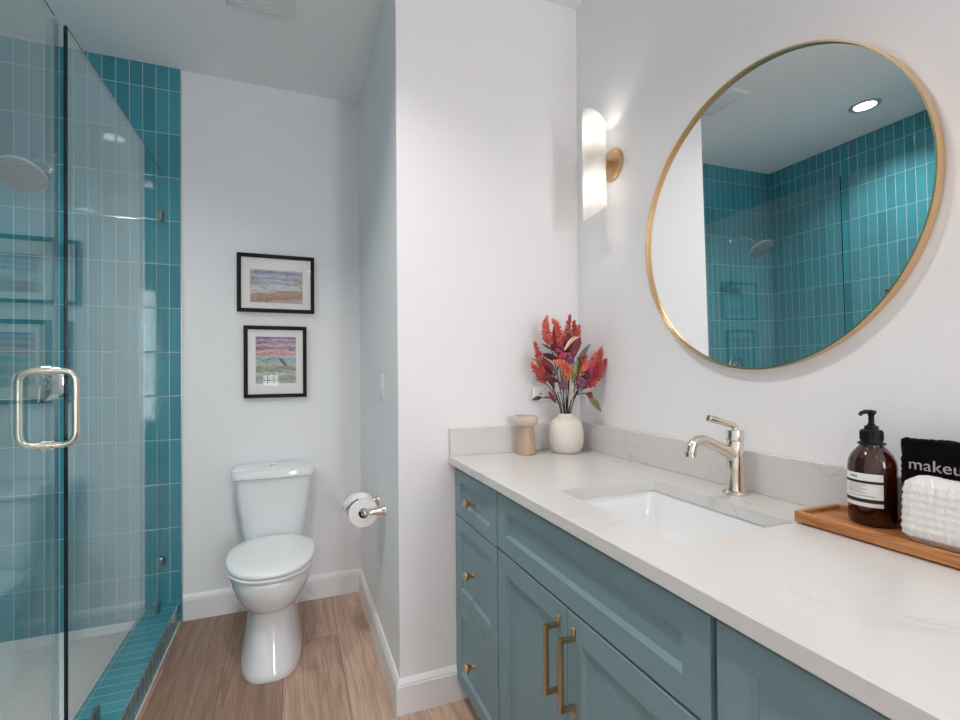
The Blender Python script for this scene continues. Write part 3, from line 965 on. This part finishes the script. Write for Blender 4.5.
b = bm_new(); box(b, CXF, X3 - 0.0205, Y2 - 0.020, Y2 - 0.0003, ZC, SPZ, 0.0015, 1)
o = obj('side_splash', b, M['quartz']); tag(o, 'short white quartz splashback on the wall behind the vase', 'splashback')

# undermount basin
t = thing('sink', 'white rectangular undermount sink below the nickel tap', 'sink', (0.80, 0.845, ZC - 0.16))
zt = ZC - 0.0292
b = bm_new()
def rr(i, z, r): return rrect(SX0 - 0.006 + i, SX1 + 0.006 - i, SY0 - 0.006 + i, SY1 + 0.006 - i, r, z, 6)
loft(b, [rr(-0.012, zt, 0.03), rr(0.0, zt, 0.022), rr(0.004, zt - 0.006, 0.024), rr(0.012, zt - 0.06, 0.032), rr(0.022, zt - 0.098, 0.04), rr(0.042, zt - 0.116, 0.045), rr(0.075, zt - 0.122, 0.04), rr(0.12, zt - 0.124, 0.02)], False, True)
o = obj('basin', b, M['ceramic'], t, 50)
m = o.modifiers.new('thickness', 'SOLIDIFY'); m.thickness = 0.008; m.offset = -1.0
b = bm_new(); lathe(b, [(0.022, 0.0), (0.022, 0.003), (0.014, 0.004), (0.0, 0.002)], (0.806, 0.845, zt - 0.1238), 'Z', 28)
obj('drain', b, M['nickel'], t)

# ------------------------------------------------------------------ tap
FXc, FY = 1.043, 0.851
t = thing('faucet', 'polished nickel single-lever tap on the countertop behind the sink', 'tap', (FXc, FY, ZC))
b = bm_new()
lathe(b, [(0.031, 0.0), (0.031, 0.004), (0.028, 0.008), (0.0225, 0.010), (0.0215, 0.014), (0.0205, 0.06), (0.0200, 0.132), (0.0190, 0.1345)], (FXc, FY, ZC), 'Z', 40)
obj('body', b, M['nickel'], t, 30)
b = bm_new()
path = [(FXc - 0.012, FY, ZC + 0.100), (FXc - 0.045, FY, ZC + 0.116), (FXc - 0.085, FY, ZC + 0.134)] + bez((FXc - 0.105, FY, ZC + 0.142), (FXc - 0.142, FY, ZC + 0.149), (FXc - 0.146, FY, ZC + 0.110), 9)
tube(b, path, [0.0165, 0.0150, 0.0135] + [0.0125] * 10, 20)
lathe(b, [(0.0138, -0.004), (0.0138, 0.008), (0.012, 0.010)], (FXc - 0.146, FY, ZC + 0.109), 'Z', 24)
obj('spout', b, M['nickel'], t, 40)
b = bm_new()
lathe(b, [(0.0195, 0.1355), (0.0208, 0.137), (0.0208, 0.160), (0.0195, 0.1625), (0.0085, 0.164), (0.0075, 0.172)], (FXc, FY, ZC), 'Z', 36)
tube(b, rounded_path([(FXc, FY, ZC + 0.163), (FXc, FY, ZC + 0.173), (FXc - 0.088, FY, ZC + 0.1955)], 0.008, 6) + [(FXc - 0.0905, FY, ZC + 0.1961), (FXc - 0.0915, FY, ZC + 0.1964)], [0.0078] * 8 + [0.0090, 0.0072, 0.002], 16)
obj('lever', b, M['nickel'], t, 40)
b = bm_new(); box(b, FXc + 0.019, FXc + 0.0265, FY - 0.003, FY + 0.003, ZC + 0.036, ZC + 0.064, 0.001, 1)
obj('drain_lift', b, M['nickel'], t)

# ------------------------------------------------------------------ round mirror, hung leaning forward a little
MR, MYc, MZc, MD = 0.386, 0.836, 1.611, 0.024
tiltm, yawm = math.radians(0.8), math.radians(0.35)
t = thing('round_mirror', 'large round wall mirror in a thin gold frame above the vanity', 'mirror', (X3 - 0.0012 - MR * math.hypot(math.sin(tiltm), math.sin(yawm)), MYc, MZc), (0, tiltm * -1.0, yawm))
b = bm_new()
lathe(b, [(MR - 0.005, 0.0), (MR, 0.0), (MR, MD), (MR - 0.0038, MD), (MR - 0.0042, MD - 0.011), (MR - 0.0042, 0.0)], (0, 0, 0), '-X', 128, False, False)
bmesh.ops.remove_doubles(b, verts=b.verts, dist=1e-6)
obj('frame', b, M['gold'], t, 30, local=True)
b = bm_new(); lathe(b, [(MR - 0.0046, 0.004), (MR - 0.0046, MD - 0.011), (0.0, MD - 0.011)], (0, 0, 0), '-X', 128)
obj('mirror_glass', b, M['mirror'], t, 30, local=True)

# ------------------------------------------------------------------ wall sconce
SXc, SZc, SR = 1.030, 1.992, 0.042
HH, SL, SDZ = 0.172, 0.030, -0.017
def sconce(SYc, label):
    t = thing('wall_sconce', label, 'wall light', (X3, SYc, SZc), group='vanity wall sconces')
    b = bm_new(); lathe(b, [(0.060, 0.0), (0.060, 0.008), (0.056, 0.013), (0.046, 0.016), (0.0, 0.017)], (X3, SYc, SZc), '-X', 44)
    obj('back_plate', b, M['brass'], t, 30)
    b = bm_new(); lathe(b, [(0.014, 0.014), (0.014, X3 - SXc - SR + 0.01)], (X3, SYc, SZc), '-X', 24)
    obj('arm', b, M['brass'], t, 40)
    b = bm_new(); lathe(b, [(0.016, -0.038), (0.019, -0.030), (0.019, 0.030), (0.016, 0.038)], (SXc, SYc, SZc), 'Z', 28)
    obj('lamp_holder', b, M['brass'], t, 40)
    b = bm_new()

    def scoop(r, s, e=0.0):
        out = []
        for k in range(48):
            a = 2 * PI * k / 48
            x, y = r * math.cos(a), r * math.sin(a)
            out.append(Vector((SXc + x, SYc + y, SZc + SDZ + s * (HH + e) - s * (x / SR) * SL)))
        return out
    loft(b, [scoop(SR, -1), scoop(SR, 1), scoop(SR - 0.0015, 1, 0.001), scoop(SR - 0.004, 1), scoop(SR - 0.004, -1), scoop(SR, -1)], False, False)
    bmesh.ops.remove_doubles(b, verts=b.verts, dist=1e-6)
    obj('shade', b, M['shade'], t, 40)
    for s in (-1, 1):
        b = bm_new(); lathe(b, [(0.010, 0.038), (0.011, 0.050), (0.013, 0.075), (0.011, 0.088), (0.0, 0.094)] if s > 0 else [(0.010, -0.038), (0.011, -0.050), (0.013, -0.075), (0.011, -0.088), (0.0, -0.094)], (SXc, SYc, SZc), 'Z', 20)
        obj('bulb', b, M['bulb'], t, 60)
        L = bpy.data.lights.new('sconce_lamp', 'POINT'); L.energy = SCONCE_W; L.shadow_soft_size = 0.012; L.color = (1.0, 0.93, 0.85)
        lo = bpy.data.objects.new('sconce_lamp', L); COL.objects.link(lo); lo.parent = t
        lo.location = (SXc - X3, 0, s * 0.112)
sconce(1.431, 'lit wall sconce, white tube shade on a round brass plate, between mirror and corner')
sconce(0.251, 'lit wall sconce of the same make beyond the near edge of the mirror')  # unseen twin, added to throw more light on the ceiling

# ------------------------------------------------------------------ worktop objects
# candle holder
t = thing('candle_holder', 'tan glass candle holder with a flared bowl top, beside the cream vase', 'candle holder', (0.822, 1.592, ZC))
b = bm_new(); lathe(b, [(0.0, 0.0), (0.036, 0.0), (0.0385, 0.003), (0.0375, 0.010), (0.0315, 0.060), (0.0295, 0.100), (0.0300, 0.106)], (0.822, 1.592, ZC), 'Z', 40, False, True)
obj('base', b, M['candle_base'], t, 50)
b = bm_new(); lathe(b, [(0.0295, 0.1065), (0.036, 0.109), (0.044, 0.116), (0.0475, 0.128), (0.0470, 0.140), (0.0440, 0.146), (0.0405, 0.145), (0.041, 0.135), (0.036, 0.122), (0.0, 0.118)], (0.822, 1.592, ZC), 'Z', 40, True, False)
obj('bowl', b, M['candle_bowl'], t, 50)

# vase: fluted round body
VX, VY = 0.982, 1.565
t = thing('vase', 'rounded cream ceramic vase holding the red flowers on the countertop corner', 'vase', (VX, VY, ZC))
b = bm_new()
prof = [(0.0, 0.0), (0.042, 0.0), (0.050, 0.004), (0.062, 0.020), (0.0665, 0.045), (0.0670, 0.078), (0.0640, 0.104), (0.055, 0.124), (0.043, 0.135), (0.0325, 0.139), (0.0300, 0.144), (0.0305, 0.151), (0.0285, 0.1515), (0.0270, 0.143), (0.030, 0.134), (0.048, 0.118), (0.057, 0.09), (0.055, 0.03), (0.03, 0.012), (0.0, 0.012)]
seg = 120
rings = []
for r, h in prof:
    ring = []
    for k in range(seg):
        a = 2 * PI * k / seg
        fl = 1.0 - (0.012 * (0.5 + 0.5 * math.cos(a * 30)) if 0.01 < h < 0.132 and r > 0.042 and h != 0.118 and h != 0.09 and h != 0.03 else 0)
        ring.append(Vector((VX + max(r, 1e-5) * fl * math.cos(a), VY + max(r, 1e-5) * fl * math.sin(a), ZC + h)))
    rings.append(ring)
loft(b, rings, False, False)
obj('vase_body', b, M['vase'], t, 60)

# bouquet
t = thing('flower_bouquet', 'bouquet of coral red plumes and burgundy leaves standing in the cream vase', 'flowers', (VX, VY, ZC + 0.13))
NECK = Vector((VX, VY, ZC + 0.150))
CAMV = Vector((0.53, 0.85, 0)).normalized()          # away from the room
SIDE = Vector((0.929, -0.370, 0))                    # along the picture
def PT(px, py, d=0.0):
    """point of the bouquet: px, py in the photo's pixels, d metres towards the room"""
    k = 1.86 / 468.8
    v = Vector((VX, VY, 0)) + SIDE * ((px - 567.0) * k * 0.97) - CAMV * d
    v.z = ZC + (454.0 - py) * k * 0.985 + 0.0
    return v
MAIN = []
def stem_to(p, r=0.0019, n=10, main=False):
    p = Vector(p)
    b = bm_new()
    if main or not MAIN:
        k = len(MAIN)                                   # stems stand round the neck and fan out
        d = Vector((p.x - VX, p.y - VY, 0))
        a = math.atan2(d.y, d.x) + 0.9 * math.sin(k * 2.4)
        rr = 0.019 * (0.35 + 0.65 * min(1.0, d.length / 0.09))
        q = NECK + Vector((rr * math.cos(a), rr * math.sin(a), 0))
        base = Vector((VX + rr * 0.5 * math.cos(a + 0.6), VY + rr * 0.5 * math.sin(a + 0.6), ZC + 0.03))
        mid = q + (q - base) * 0.55
        path = [base, base.lerp(q, 0.5)] + bez(q, mid, p, n)
        MAIN.append(path)
    else:                                               # side shoots leave the nearest main stem
        cand = [pt for path in MAIN for pt in path[4:] if pt.z < p.z - 0.008] or [path[4] for path in MAIN]
        best = min(cand, key=lambda pt: (pt - p).length)
        path = bez(best, best.lerp(p, 0.5) + Vector((0, 0, 0.004)), p, 6)
    tube(b, path, r, 8)
    return b
def plume(p0, p1, p2, r, mat, n=330):
    """a tapering spike of small beads along a bent line"""
    r *= 1.35
    path = bez(p0, p1, p2, 22)
    st = obj('stem', stem_to(p0, main=True), M['stem'], t, 60)
    b = bm_new()
    tube(b, path, [max(0.0012, r * 0.45 * (1 - i / 24)) for i in range(23)], 8)
    fr = frames(path)
    for i in range(n):
        u = (i + random.random()) / n
        k = min(22, int(u * 22.99))
        p, tt, a, c = fr[k]
        w = r * (0.30 + 0.90 * min(1, u * 5)) * (1 - u) ** 0.62 + 0.0012
        ang = i * 2.399
        d = math.cos(ang) * a + math.sin(ang) * c
        s = 0.0042 * (1.0 - 0.45 * u) * random.uniform(0.8, 1.25)
        w *= 0.72 + 0.38 * math.sin(i * 0.83) ** 2           # lumpy side branches
        q = p + d * w * random.uniform(0.5, 1.05) + tt * random.uniform(-0.003, 0.006)
        dirv = (d + tt * 0.9).normalized()
        mtx = Matrix.Translation(q) @ dirv.to_track_quat('Z', 'Y').to_matrix().to_4x4() @ Matrix.Diagonal((s * 0.72, s * 0.72, s * 1.7, 1))
        bmesh.ops.create_icosphere(b, subdivisions=1, radius=1.0, matrix=mtx)
    obj('plume', b, mat, t, 60)
def leaf(p0, p2, w, mat, bend=0.02, twist=0.0, stem=True, name='leaf', cup=0.25):
    p0, p2 = Vector(p0), Vector(p2)
    w *= 0.95; p2 = p0 + (p2 - p0) * 1.02
    mid = p0.lerp(p2, 0.5) + Vector((0, 0, bend)) - CAMV * 0.012
    path = bez(p0, mid, p2, 14)
    b = bm_new(); rings = []
    for i, (p, tt, a, c) in enumerate(frames(path)):
        u = i / 14
        hw = w * (math.sin(PI * min(1, (u * 0.94 + 0.03)) ** 0.85) ** 0.9) + 0.0006
        sd = (SIDE - tt * SIDE.dot(tt))
        if sd.length < 0.2: sd = Vector((0, 0, 1)) - tt * tt.z
        sd.normalize(); up = tt.cross(sd).normalized()
        sd2 = (math.cos(twist) * sd + math.sin(twist) * up); up2 = tt.cross(sd2)
        rings.append([p + sd2 * hw * s + up2 * hw * cup * (abs(s) ** 1.5) for s in (-1, -0.66, -0.33, 0, 0.33, 0.66, 1)])
    loft(b, rings, False, False, closed=False)
    o = obj(name, b, mat, t, 80)
    m = o.modifiers.new('thickness', 'SOLIDIFY'); m.thickness = 0.0009
    if stem:
        obj('stem', stem_to(p0, 0.0016), M['stem'], t, 60)
def berries(c, r, n, mat=None):
    b = bm_new()
    for i in range(n):
        d = Vector((random.gauss(0, 1), random.gauss(0, 1), random.gauss(0, 1))).normalized() * r * random.uniform(0.35, 1.0)
        bmesh.ops.create_icosphere(b, subdivisions=2, radius=random.uniform(0.0042, 0.0062), matrix=Matrix.Translation(Vector(c) + d))
    obj('berry_cluster', b, mat or M['berry'], t, 60)
    obj('stem', stem_to(c, 0.0016), M['stem'], t, 60)
# plumes, back to front
plume(PT(567, 358, -0.02), PT(568, 342, -0.02), PT(572, 318, -0.02), 0.016, M['plume2'])
plume(PT(573, 352, -0.01), PT(579, 342, 0), PT(581, 329, 0.0), 0.013, M['plume'])
plume(PT(563, 356, 0.0), PT(562, 330, 0), PT(555, 323, 0.01), 0.0135, M['plume'])
plume(PT(552, 346, 0.01), PT(545, 334, 0.01), PT(549, 320, 0.02), 0.0145, M['plume'])
plume(PT(552, 377, 0.02), PT(542, 366, 0.03), PT(537, 346, 0.03), 0.0155, M['plume2'])
plume(PT(547, 378, 0.03), PT(540, 375, 0.04), PT(534, 366, 0.05), 0.013, M['plume'])
plume(PT(590, 378, 0.01), PT(596, 362, 0.0), PT(607, 349, 0.0), 0.0185, M['plume'])
plume(PT(589, 388, 0.03), PT(599, 378, 0.03), PT(607, 363, 0.03), 0.016, M['plume2'])
plume(PT(583, 372, 0.0), PT(583, 364, 0.0), PT(587, 357, 0.0), 0.013, M['plume'])
plume(PT(570, 380, 0.055), PT(569, 366, 0.075), PT(557, 364, 0.085), 0.0155, M['plume_pale'])
plume(PT(558, 352, -0.02), PT(553, 345, -0.02), PT(558, 327, -0.01), 0.012, M['plume2'])
plume(PT(578, 350, -0.03), PT(577, 340, -0.03), PT(576, 324, -0.02), 0.013, M['plume2'])
plume(PT(546, 384, 0.03), PT(541, 374, 0.04), PT(541, 356, 0.03), 0.014, M['plume'])
plume(PT(590, 376, -0.02), PT(598, 366, -0.02), PT(602, 356, -0.01), 0.015, M['plume2'])
plume(PT(577, 380, 0.04), PT(585, 372, 0.05), PT(589, 366, 0.05), 0.011, M['plume_pale'])
# burgundy and maroon foliage
leaf(PT(562, 366, 0.03), PT(545, 357, 0.05), 0.012, M['maroon'], 0.012)
leaf(PT(567, 362, 0.05), PT(556, 352, 0.06), 0.012, M['burgundy'], 0.012)
leaf(PT(584, 384, 0.055), PT(592, 377, 0.065), 0.012, M['maroon'], 0.012)
leaf(PT(556, 390, 0.06), PT(548, 372, 0.07), 0.010, M['maroon'], 0.008)
leaf(PT(566, 358, 0.02), PT(553, 350, 0.04), 0.015, M['maroon'], 0.010)
leaf(PT(572, 365, 0.03), PT(580, 344, 0.03), 0.014, M['burgundy'], 0.012)
leaf(PT(576, 358, 0.035), PT(582, 340, 0.02), 0.011, M['burgundy'], 0.0)
leaf(PT(566, 350, 0.01), PT(572, 336, 0.01), 0.013, M['burgundy'], 0.006)
leaf(PT(582, 388, 0.05), PT(579, 360, 0.05), 0.014, M['maroon'], 0.006)
leaf(PT(587, 390, 0.05), PT(594, 372, 0.06), 0.013, M['burgundy'], 0.006)
leaf(PT(557, 378, 0.05), PT(545, 362, 0.05), 0.014, M['burgundy'], 0.014)
leaf(PT(560, 384, 0.06), PT(541, 380, 0.07), 0.013, M['burgundy'], 0.014)
leaf(PT(585, 376, 0.05), PT(598, 374, 0.05), 0.017, M['pink'], 0.02)
leaf(PT(561, 364, 0.06), PT(570, 356, 0.06), 0.013, M['pink'], 0.012)
leaf(PT(551, 400, 0.04), PT(535, 401, 0.06), 0.012, M['maroon'], 0.012)
leaf(PT(557, 404, 0.04), PT(550, 393, 0.05), 0.008, M['burgundy'], 0.004)
leaf(PT(574, 372, 0.02), PT(561, 368, 0.06), 0.012, M['maroon'], 0.012)
# pale, grey and green leaves
leaf(PT(566, 354, 0.06), PT(583, 341, 0.05), 0.0075, M['cream_leaf'], 0.035)
leaf(PT(573, 402, 0.05), PT(573, 366, 0.06), 0.0085, M['cream_leaf'], 0.0)
leaf(PT(574, 384, 0.065), PT(579, 361, 0.07), 0.0075, M['green'], 0.0)
leaf(PT(560, 394, 0.05), PT(549, 380, 0.06), 0.0075, M['cream_leaf'], 0.004)
leaf(PT(580, 362, 0.02), PT(592, 347, 0.0), 0.008, M['grey_leaf'], 0.003)
leaf(PT(553, 352, 0.0), PT(543, 346, 0.0), 0.005, M['grey_leaf'], 0.004)
leaf(PT(548, 368, 0.04), PT(534, 361, 0.04), 0.005, M['grey_leaf'], 0.004)
leaf(PT(586, 395, 0.04), PT(593, 400, 0.06), 0.013, M['burgundy'], 0.016)
leaf(PT(589, 398, 0.055), PT(601, 412, 0.05), 0.0125, M['green'], 0.010, stem=False)
berries(PT(565, 387, 0.065), 0.019, 34)
berries(PT(581, 385, 0.065), 0.022, 44)
berries(PT(571, 362, 0.065), 0.018, 32)
berries(PT(557, 374, 0.06), 0.009, 10, M['grey_leaf'])
berries(PT(563, 361, 0.055), 0.010, 14, M['pink'])

# tray
TRX, TRY, TRR = 0.953, 0.634, math.radians(0.3)
TW, TLn, TZ = 0.136, 0.50, 0.025
t = thing('wooden_tray', 'long warm brown wooden tray holding the soap bottle and towels', 'tray', (TRX, TRY, ZC), (0, 0, TRR))
b = bm_new()
def tr(i, z): return rrect(i, TW - i, -TLn + i, -i, 0.004, z, 3)
loft(b, [tr(0.009, 0.0), tr(0.009, 0.0045), tr(0, 0.0050), tr(0, TZ - 0.001), tr(0.001, TZ), tr(0.009, TZ), tr(0.010, TZ - 0.001), tr(0.011, 0.0165)], True, True)
obj('tray_body', b, M['tray'], t, 25, local=True)
TFZ = ZC + 0.0168

# soap bottle
BX, BY = 1.038, 0.537
t = thing('soap_bottle', 'amber pump soap bottle with white label on the wooden tray', 'soap bottle', (BX, BY, TFZ))
b = bm_new()
lathe(b, [(0.0, 0.0), (0.030, 0.0), (0.0355, 0.003), (0.0385, 0.010), (0.0385, 0.112), (0.037, 0.122), (0.032, 0.134), (0.024, 0.144), (0.0195, 0.149), (0.0190, 0.152), (0.0190, 0.156)], (BX, BY, TFZ), 'Z', 56, False, True)
obj('bottle_body', b, M['amber'], t, 60)
b = bm_new(); lathe(b, [(0.0, 0.002), (0.030, 0.002), (0.0365, 0.010), (0.0365, 0.092), (0.0, 0.092)], (BX, BY, TFZ), 'Z', 40, False, False)
obj('soap', b, M['liquid'], t, 40)
def arc_patch(b, r, a0, a1, z0, z1, n=24):
    r0 = [Vector((BX + r * math.cos(a0 + (a1 - a0) * k / n), BY + r * math.sin(a0 + (a1 - a0) * k / n), TFZ + z0)) for k in range(n + 1)]
    loft(b, [r0, [v + Vector((0, 0, z1 - z0)) for v in r0]], False, False, closed=False)
AC = math.atan2(-BY, -BX) - 0.18            # label faces the room, turned a little
A0, A1 = AC - 1.20, AC + 0.92
A0, A1 = AC - 1.25, AC + 0.66
b = bm_new(); arc_patch(b, 0.0388, A0, A1, 0.038, 0.100)
lab = obj('label', b, M['white_label'], t, 60)
b = bm_new()
arc_patch(b, 0.0390, A0, A1, 0.0815, 0.0865)
obj('label_band', b, M['label_ink'], lab, 60)
b = bm_new(); arc_patch(b, 0.0390, A0, A1, 0.0455, 0.0525)
obj('label_band', b, M['label_ink'], lab, 60)
b = bm_new()
arc_patch(b, 0.0390, A0 + 0.5, A0 + 0.86, 0.0915, 0.095)
for k, (z, e) in enumerate(((0.0775, 0.9), (0.0735, 0.75), (0.0700, 0.95), (0.0665, 0.7), (0.0630, 0.85), (0.0575, 1.25))):
    arc_patch(b, 0.0390, A0 + 0.35, A0 + 0.35 + e, z, z + 0.0011)
obj('label_lines', b, M['grey_ink'], lab, 60)
b = bm_new()
lathe(b, [(0.0205, 0.152), (0.0225, 0.153), (0.0225, 0.155), (0.018, 0.157), (0.0175, 0.160), (0.0175, 0.178), (0.0165, 0.180), (0.0115, 0.181), (0.0110, 0.187), (0.0065, 0.189), (0.0060, 0.192)], (BX, BY, TFZ), 'Z', 36)
for k in range(30):
    a = 2 * PI * k / 30
    c = Vector((BX + 0.0176 * math.cos(a), BY + 0.0176 * math.sin(a), 0))
    box(b, c.x - 0.0007, c.x + 0.0007, c.y - 0.0007, c.y + 0.0007, TFZ + 0.161, TFZ + 0.177)
obj('pump_collar', b, M['black'], t, 30)
b = bm_new()
lathe(b, [(0.0046, 0.188), (0.0046, 0.206), (0.0060, 0.210), (0.0080, 0.2115), (0.0080, 0.217), (0.0, 0.219)], (BX, BY, TFZ), 'Z', 24)
nd = Vector((-0.97, 0.25, 0)).normalized()
tube(b, [Vector((BX, BY, TFZ + 0.2145)), Vector((BX, BY, TFZ + 0.2150)) + nd * 0.013, Vector((BX, BY, TFZ + 0.2125)) + nd * 0.022, Vector((BX, BY, TFZ + 0.2085)) + nd * 0.024], [0.0042, 0.0040, 0.0036, 0.0034], 12)
obj('pump_head', b, M['black'], t, 40)

# towels
def soft_block(w, l, h, rad, dens=0.0065, waffle=0.0, cell=0.013, jit=0.0006, sag=0.0, seed=1):
    r = random.Random(seed)
    b = bm_new()
    nx, ny, nz = [max(2, int(d / dens)) for d in (w, l, h)]
    idx = {}
    def P(i, j, k):
        key = (i, j, k)
        if key not in idx:
            x, y, z = (i / nx - 0.5) * w, (j / ny - 0.5) * l, k / nz * h
            q = Vector((max(-w / 2 + rad, min(w / 2 - rad, x)), max(-l / 2 + rad, min(l / 2 - rad, y)), max(rad, min(h - rad, z))))
            d = Vector((x, y, z)) - q
            n = d.normalized() if d.length > 1e-7 else Vector((0, 0, 0))
            if d.length > rad: d = n * rad
            p = q + d
            if waffle:
                u, vv, ww = p.x / cell, p.y / cell, p.z / cell
                amp = waffle * (math.sin(PI * (vv + ww)) * math.sin(PI * (vv - ww) ) if abs(n.x) >= max(abs(n.y), abs(n.z)) else math.sin(PI * (u + vv + ww)) * math.sin(PI * (u + vv - ww)))
                p += n * amp
            p += n * r.uniform(-jit, jit)
            p.z -= sag * math.sin(PI * (p.y / l + 0.5)) * (p.z / h)
            idx[key] = b.verts.new(p)
        return idx[key]
    for (A, B, f) in ((ny, nz, lambda s, a, c: (0 if s == 0 else nx, a, c)), (nx, nz, lambda s, a, c: (a, 0 if s == 0 else ny, c)), (nx, ny, lambda s, a, c: (a, c, 0 if s == 0 else nz))):
        for s in (0, 1):
            for a in range(A):
                for c in range(B):
                    b.faces.new((P(*f(s, a, c)), P(*f(s, a + 1, c)), P(*f(s, a + 1, c + 1)), P(*f(s, a, c + 1))))
    return b
t = soft_block(0.058, 0.30, 0.110, 0.022, 0.0030, 0.0014, 0.0125, 0.0008, 0.0, 4)
for v in t.verts:                                   # lean towards the wall and slump at the ends
    e = max(0.0, (v.co.y - 0.10) / 0.05)
    v.co.z *= 1.0 - 0.05 * e * e + 0.02 * math.sin(v.co.y * 55)
    v.co.x += v.co.z * 0.08
o = obj('hand_towel', t, M['towel_white'], None, 80)
o.location = (1.003, 0.312, TFZ + 0.0030); o.rotation_euler = (0, 0, math.radians(3))
tag(o, 'folded white waffle hand towel on the wooden tray, before the black one', 'towel')
t = soft_block(0.024, 0.25, 0.172, 0.011, 0.0042, 0.0, 0.01, 0.0013, 0.004, 9)
for v in t.verts:
    v.co.z *= 1.0 + 0.012 * math.sin(v.co.y * 40)
    if v.co.z > 0.150: v.co.x -= 0.004 * (v.co.z - 0.150) / 0.018
tw = thing('makeup_towel', 'black folded washcloth with pale lettering standing behind the white towel', 'towel', (1.059, 0.371, TFZ + 0.0016), (0, 0, math.radians(1.5)))
obj('cloth', t, M['towel_black'], tw, 80, local=True)
cu = bpy.data.curves.new('lettering', 'FONT'); cu.body = 'makeup'; cu.size = 0.0285; cu.extrude = 0.0008; cu.offset = -0.0001; cu.space_character = 1.03
to = bpy.data.objects.new('lettering_curve', cu); COL.objects.link(to)
bpy.context.view_layer.update()
me = bpy.data.meshes.new_from_object(to.evaluated_get(bpy.context.evaluated_depsgraph_get()))
bpy.data.objects.remove(to); bpy.data.curves.remove(cu)
me.materials.clear(); me.materials.append(M['thread'])
lt = bpy.data.objects.new('lettering', me); COL.objects.link(lt); lt.parent = tw
lt['label'] = 'pale pink embroidered word makeup'
lt.matrix_local = Matrix(((0, 0, -1, -0.0132), (-1, 0, 0, 0.110), (0, 1, 0, 0.114), (0, 0, 0, 1)))
